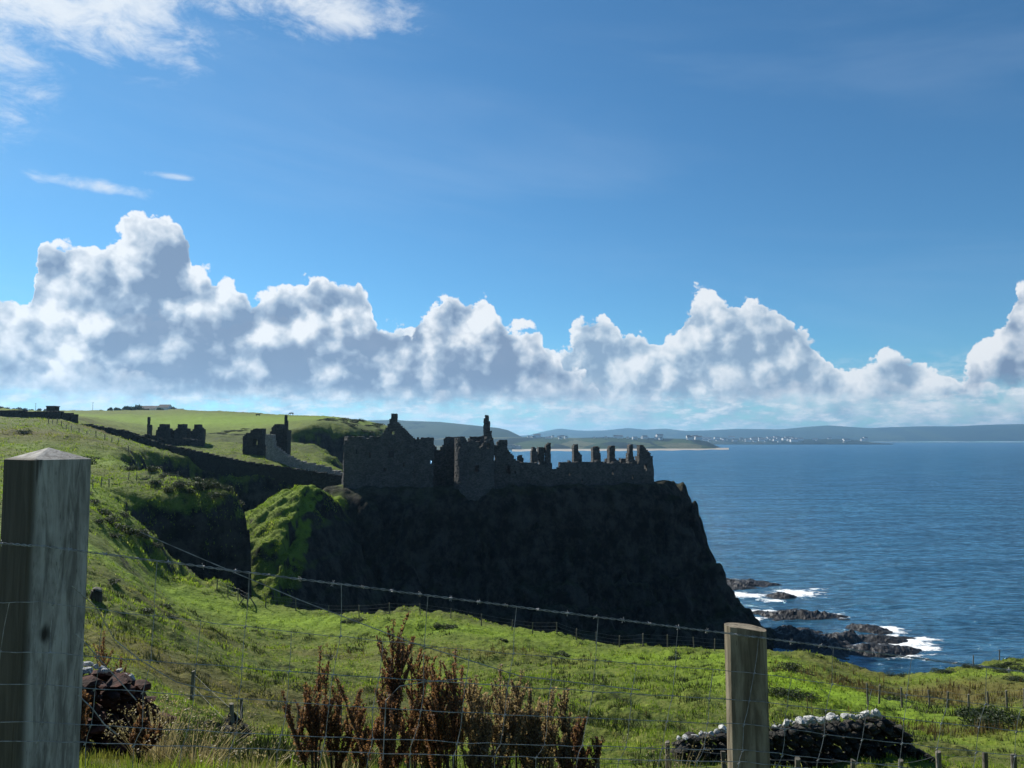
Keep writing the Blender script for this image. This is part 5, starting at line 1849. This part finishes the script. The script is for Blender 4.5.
# ---------------------------------------------------------------- grass
def scatter_grass(name, n, r0, r1, blades, h0, h1, mat, label, seed, zone=None, a0=-37, a1=37, wide=0.05, lean=0.6, surf=None, cat='grass'):
    g = np.random.default_rng(seed)
    ang = R(a0) + (R(a1) - R(a0)) * g.random(n)
    rad = np.exp(np.log(r0) + (np.log(r1) - np.log(r0)) * g.random(n))
    x, y = rad * np.sin(ang), rad * np.cos(ang)
    # clumpy: keep more where the clump noise is high
    cl = fbm(x * 0.5 + seed, y * 0.5, 3)
    k = g.random(n) < 0.35 + 0.65 * smooth(cl, -0.4, 0.5)
    if zone is not None:
        k &= g.random(n) < gauss_zone(x, y, zone) * 1.3
    x, y, cl, rad = x[k], y[k], cl[k], rad[k]
    z, d = (surf or land)(x, y)
    ok = (d > -1.5) & (z > 3)
    x, y, z, cl, rad = x[ok], y[ok], z[ok], cl[ok], rad[ok]
    dry = gauss_zone(x, y, DRY)
    m = len(x)
    N = m * blades
    X, Y, Z = np.repeat(x, blades), np.repeat(y, blades), np.repeat(z, blades)
    hs = (h0 + (h1 - h0) * g.random(m) ** 1.7) * (0.65 + 0.7 * smooth(cl, -0.3, 0.6))
    H = np.repeat(hs, blades) * g.uniform(0.6, 1.15, N)
    yaw = g.random(N) * 2 * np.pi
    ln = g.random(N) * lean
    sp = np.repeat(hs, blades) * 0.35
    bx, by = X + g.normal(0, 1, N) * sp * 0.6, Y + g.normal(0, 1, N) * sp * 0.6
    w = H * wide * g.uniform(0.7, 1.4, N) + np.repeat(rad, blades) * 0.00022
    wy = g.random(N) * np.pi
    ox, oy = np.cos(wy) * w, np.sin(wy) * w
    tx, ty = np.cos(yaw) * ln * H, np.sin(yaw) * ln * H
    p0 = np.stack([bx - ox, by - oy, Z - 0.03], -1)
    p1 = np.stack([bx + ox, by + oy, Z - 0.03], -1)
    p2 = np.stack([bx + tx * 0.35 + ox * 0.7, by + ty * 0.35 + oy * 0.7, Z + H * 0.6], -1)
    p3 = np.stack([bx + tx * 0.35 - ox * 0.7, by + ty * 0.35 - oy * 0.7, Z + H * 0.6], -1)
    p4 = np.stack([bx + tx, by + ty, Z + H * np.sqrt(np.maximum(1 - ln * ln * 0.5, 0.3))], -1)
    V = np.stack([p0, p1, p2, p3, p4], 1).reshape(-1, 3)
    i = np.arange(N)[:, None] * 5
    Fc = np.concatenate([i + [0, 1, 2], i + [0, 2, 3], i + [3, 2, 4]], 0)
    tuft = np.repeat(g.random(m), blades)
    rough = np.repeat(gauss_zone(x, y, ROUGH), blades)
    tone = np.clip(0.30 - 0.24 * rough + (0.35 + 0.2 * rough) * np.repeat(cl, blades) + 0.45 * (tuft - 0.4) + 0.25 * (g.random(N) - 0.5), 0, 1)
    tone = np.where(g.random(N) < 0.10 * rough, 1.0, tone)            # pale weed stalks, and glints painted in as pale blades, in rough grass
    at_ = {'tone': np.repeat(tone, 5), 'dry': np.repeat(np.repeat(dry, blades), 5)}
    o = mesh_np(name, V, Fc, mat, smooth_shade=False, attrs=at_)
    return tag(o, label, cat, kind='stuff')


def tussocks(name, n, r0, r1, blades, h0, h1, label, seed):
    g = np.random.default_rng(seed)
    ang, rad = np.radians(g.uniform(-37, 37, n)), np.exp(g.uniform(np.log(r0), np.log(r1), n))
    x, y = rad * np.sin(ang), rad * np.cos(ang)
    k = (fbm(x * 0.09 + 8, y * 0.09, 3) + 0.5 * g.random(n) + 0.6 * gauss_zone(x, y, ROUGH) > 0.12) & (gauss_zone(x, y, FRESH) < 0.55 + 0.3 * g.random(n))
    x, y, rad = x[k], y[k], rad[k]
    m = len(x)
    sz = g.uniform(0.5, 1.3, m)
    X = np.repeat(x, blades) + g.normal(0, 1, m * blades) * np.repeat(sz, blades) * 0.26
    Y = np.repeat(y, blades) + g.normal(0, 1, m * blades) * np.repeat(sz, blades) * 0.26
    Z, d = land(X, Y)
    ok = (d > -1) & (Z > 4)
    H = np.repeat(sz, blades) * g.uniform(h0, h1, m * blades)
    w = H * 0.03 + np.repeat(rad, blades) * 0.00035
    wy, ln, yw = g.random(m * blades) * np.pi, g.random(m * blades) * 0.7, g.random(m * blades) * 6.28
    ox, oy = np.cos(wy) * w, np.sin(wy) * w
    V = np.stack([np.stack([X - ox, Y - oy, Z - 0.03], -1), np.stack([X + ox, Y + oy, Z - 0.03], -1),
                  np.stack([X + np.cos(yw) * ln * H, Y + np.sin(yw) * ln * H, Z + H * (1 - 0.3 * ln)], -1)], 1)[ok].reshape(-1, 3)
    tone = np.repeat(g.random(m) * 0.22, blades)[ok] + g.random(ok.sum()) * 0.18
    dry = np.repeat((g.random(m) < 0.42) * g.random(m), blades)[ok]
    o = mesh_np(name, V, np.arange(len(V)).reshape(-1, 3), M_TUSSOCK, smooth_shade=False, attrs={'tone': np.repeat(np.clip(tone * 2.4, 0, 1), 3), 'dry': np.repeat(dry, 3)})
    return tag(o, label, 'rushes', kind='stuff')


def mat_grass():
    m, w = new_mat('grass_blades')
    t = w.attr('tone').outputs['Fac']
    d = w.attr('dry').outputs['Fac']
    c = w.ramp(t, [(0.0, (0.030, 0.060, 0.010)), (0.4, (0.095, 0.150, 0.015)), (0.75, (0.185, 0.240, 0.034)), (1.0, (0.30, 0.29, 0.13))])
    c = w.mix(w.m('MULTIPLY', d, 0.8), c, w.mix(t, (0.06, 0.042, 0.018), (0.20, 0.155, 0.07)))
    ct = w.mix(1.0, c, (1.7, 1.75, 1.0), 'MULTIPLY')
    finish(w, c, 0.5, None, 0.35, (0.5, ct))
    return m


M_GRASS = mat_grass()
scatter_grass('grass', 24000, 3.6, 14, 5, 0.06, 0.2, M_GRASS, 'long green grass on the bank just behind the fence', 1, wide=0.014)
scatter_grass('grass', 60000, 12, 45, 4, 0.04, 0.15, M_GRASS, 'tussocky grass on the middle of the slope', 2, wide=0.022)
scatter_grass('grass', 60000, 40, 135, 3, 0.06, 0.2, M_GRASS, 'short rough grass of the lower field', 3, wide=0.05)
scatter_grass('grass', 70000, 90, 230, 2, 0.1, 0.28, M_GRASS, 'rough grass on the far hillside', 5, a0=-37, a1=-8, wide=0.09)
scatter_grass('grass', 40000, 95, 150, 3, 0.07, 0.2, M_GRASS, 'rough grass on the knoll beside the castle crag', 7, a0=-24, a1=-11, wide=0.08, surf=lambda x, y: (crag(x, y)[0], np.where(crag(x, y)[1] > 0.5, 10, -10)))
tussocks('rushes', 2300, 9, 120, 34, 0.14, 0.36, 'dark green rush tussocks dotted over the slope', 6)
scatter_grass('rushes', 16000, 28, 75, 5, 0.22, 0.55, M_RUSH, 'brown rushes and dead grass in the wet patches', 4, zone=[z for z in DRY if z[0] > 400], wide=0.02, lean=0.35)
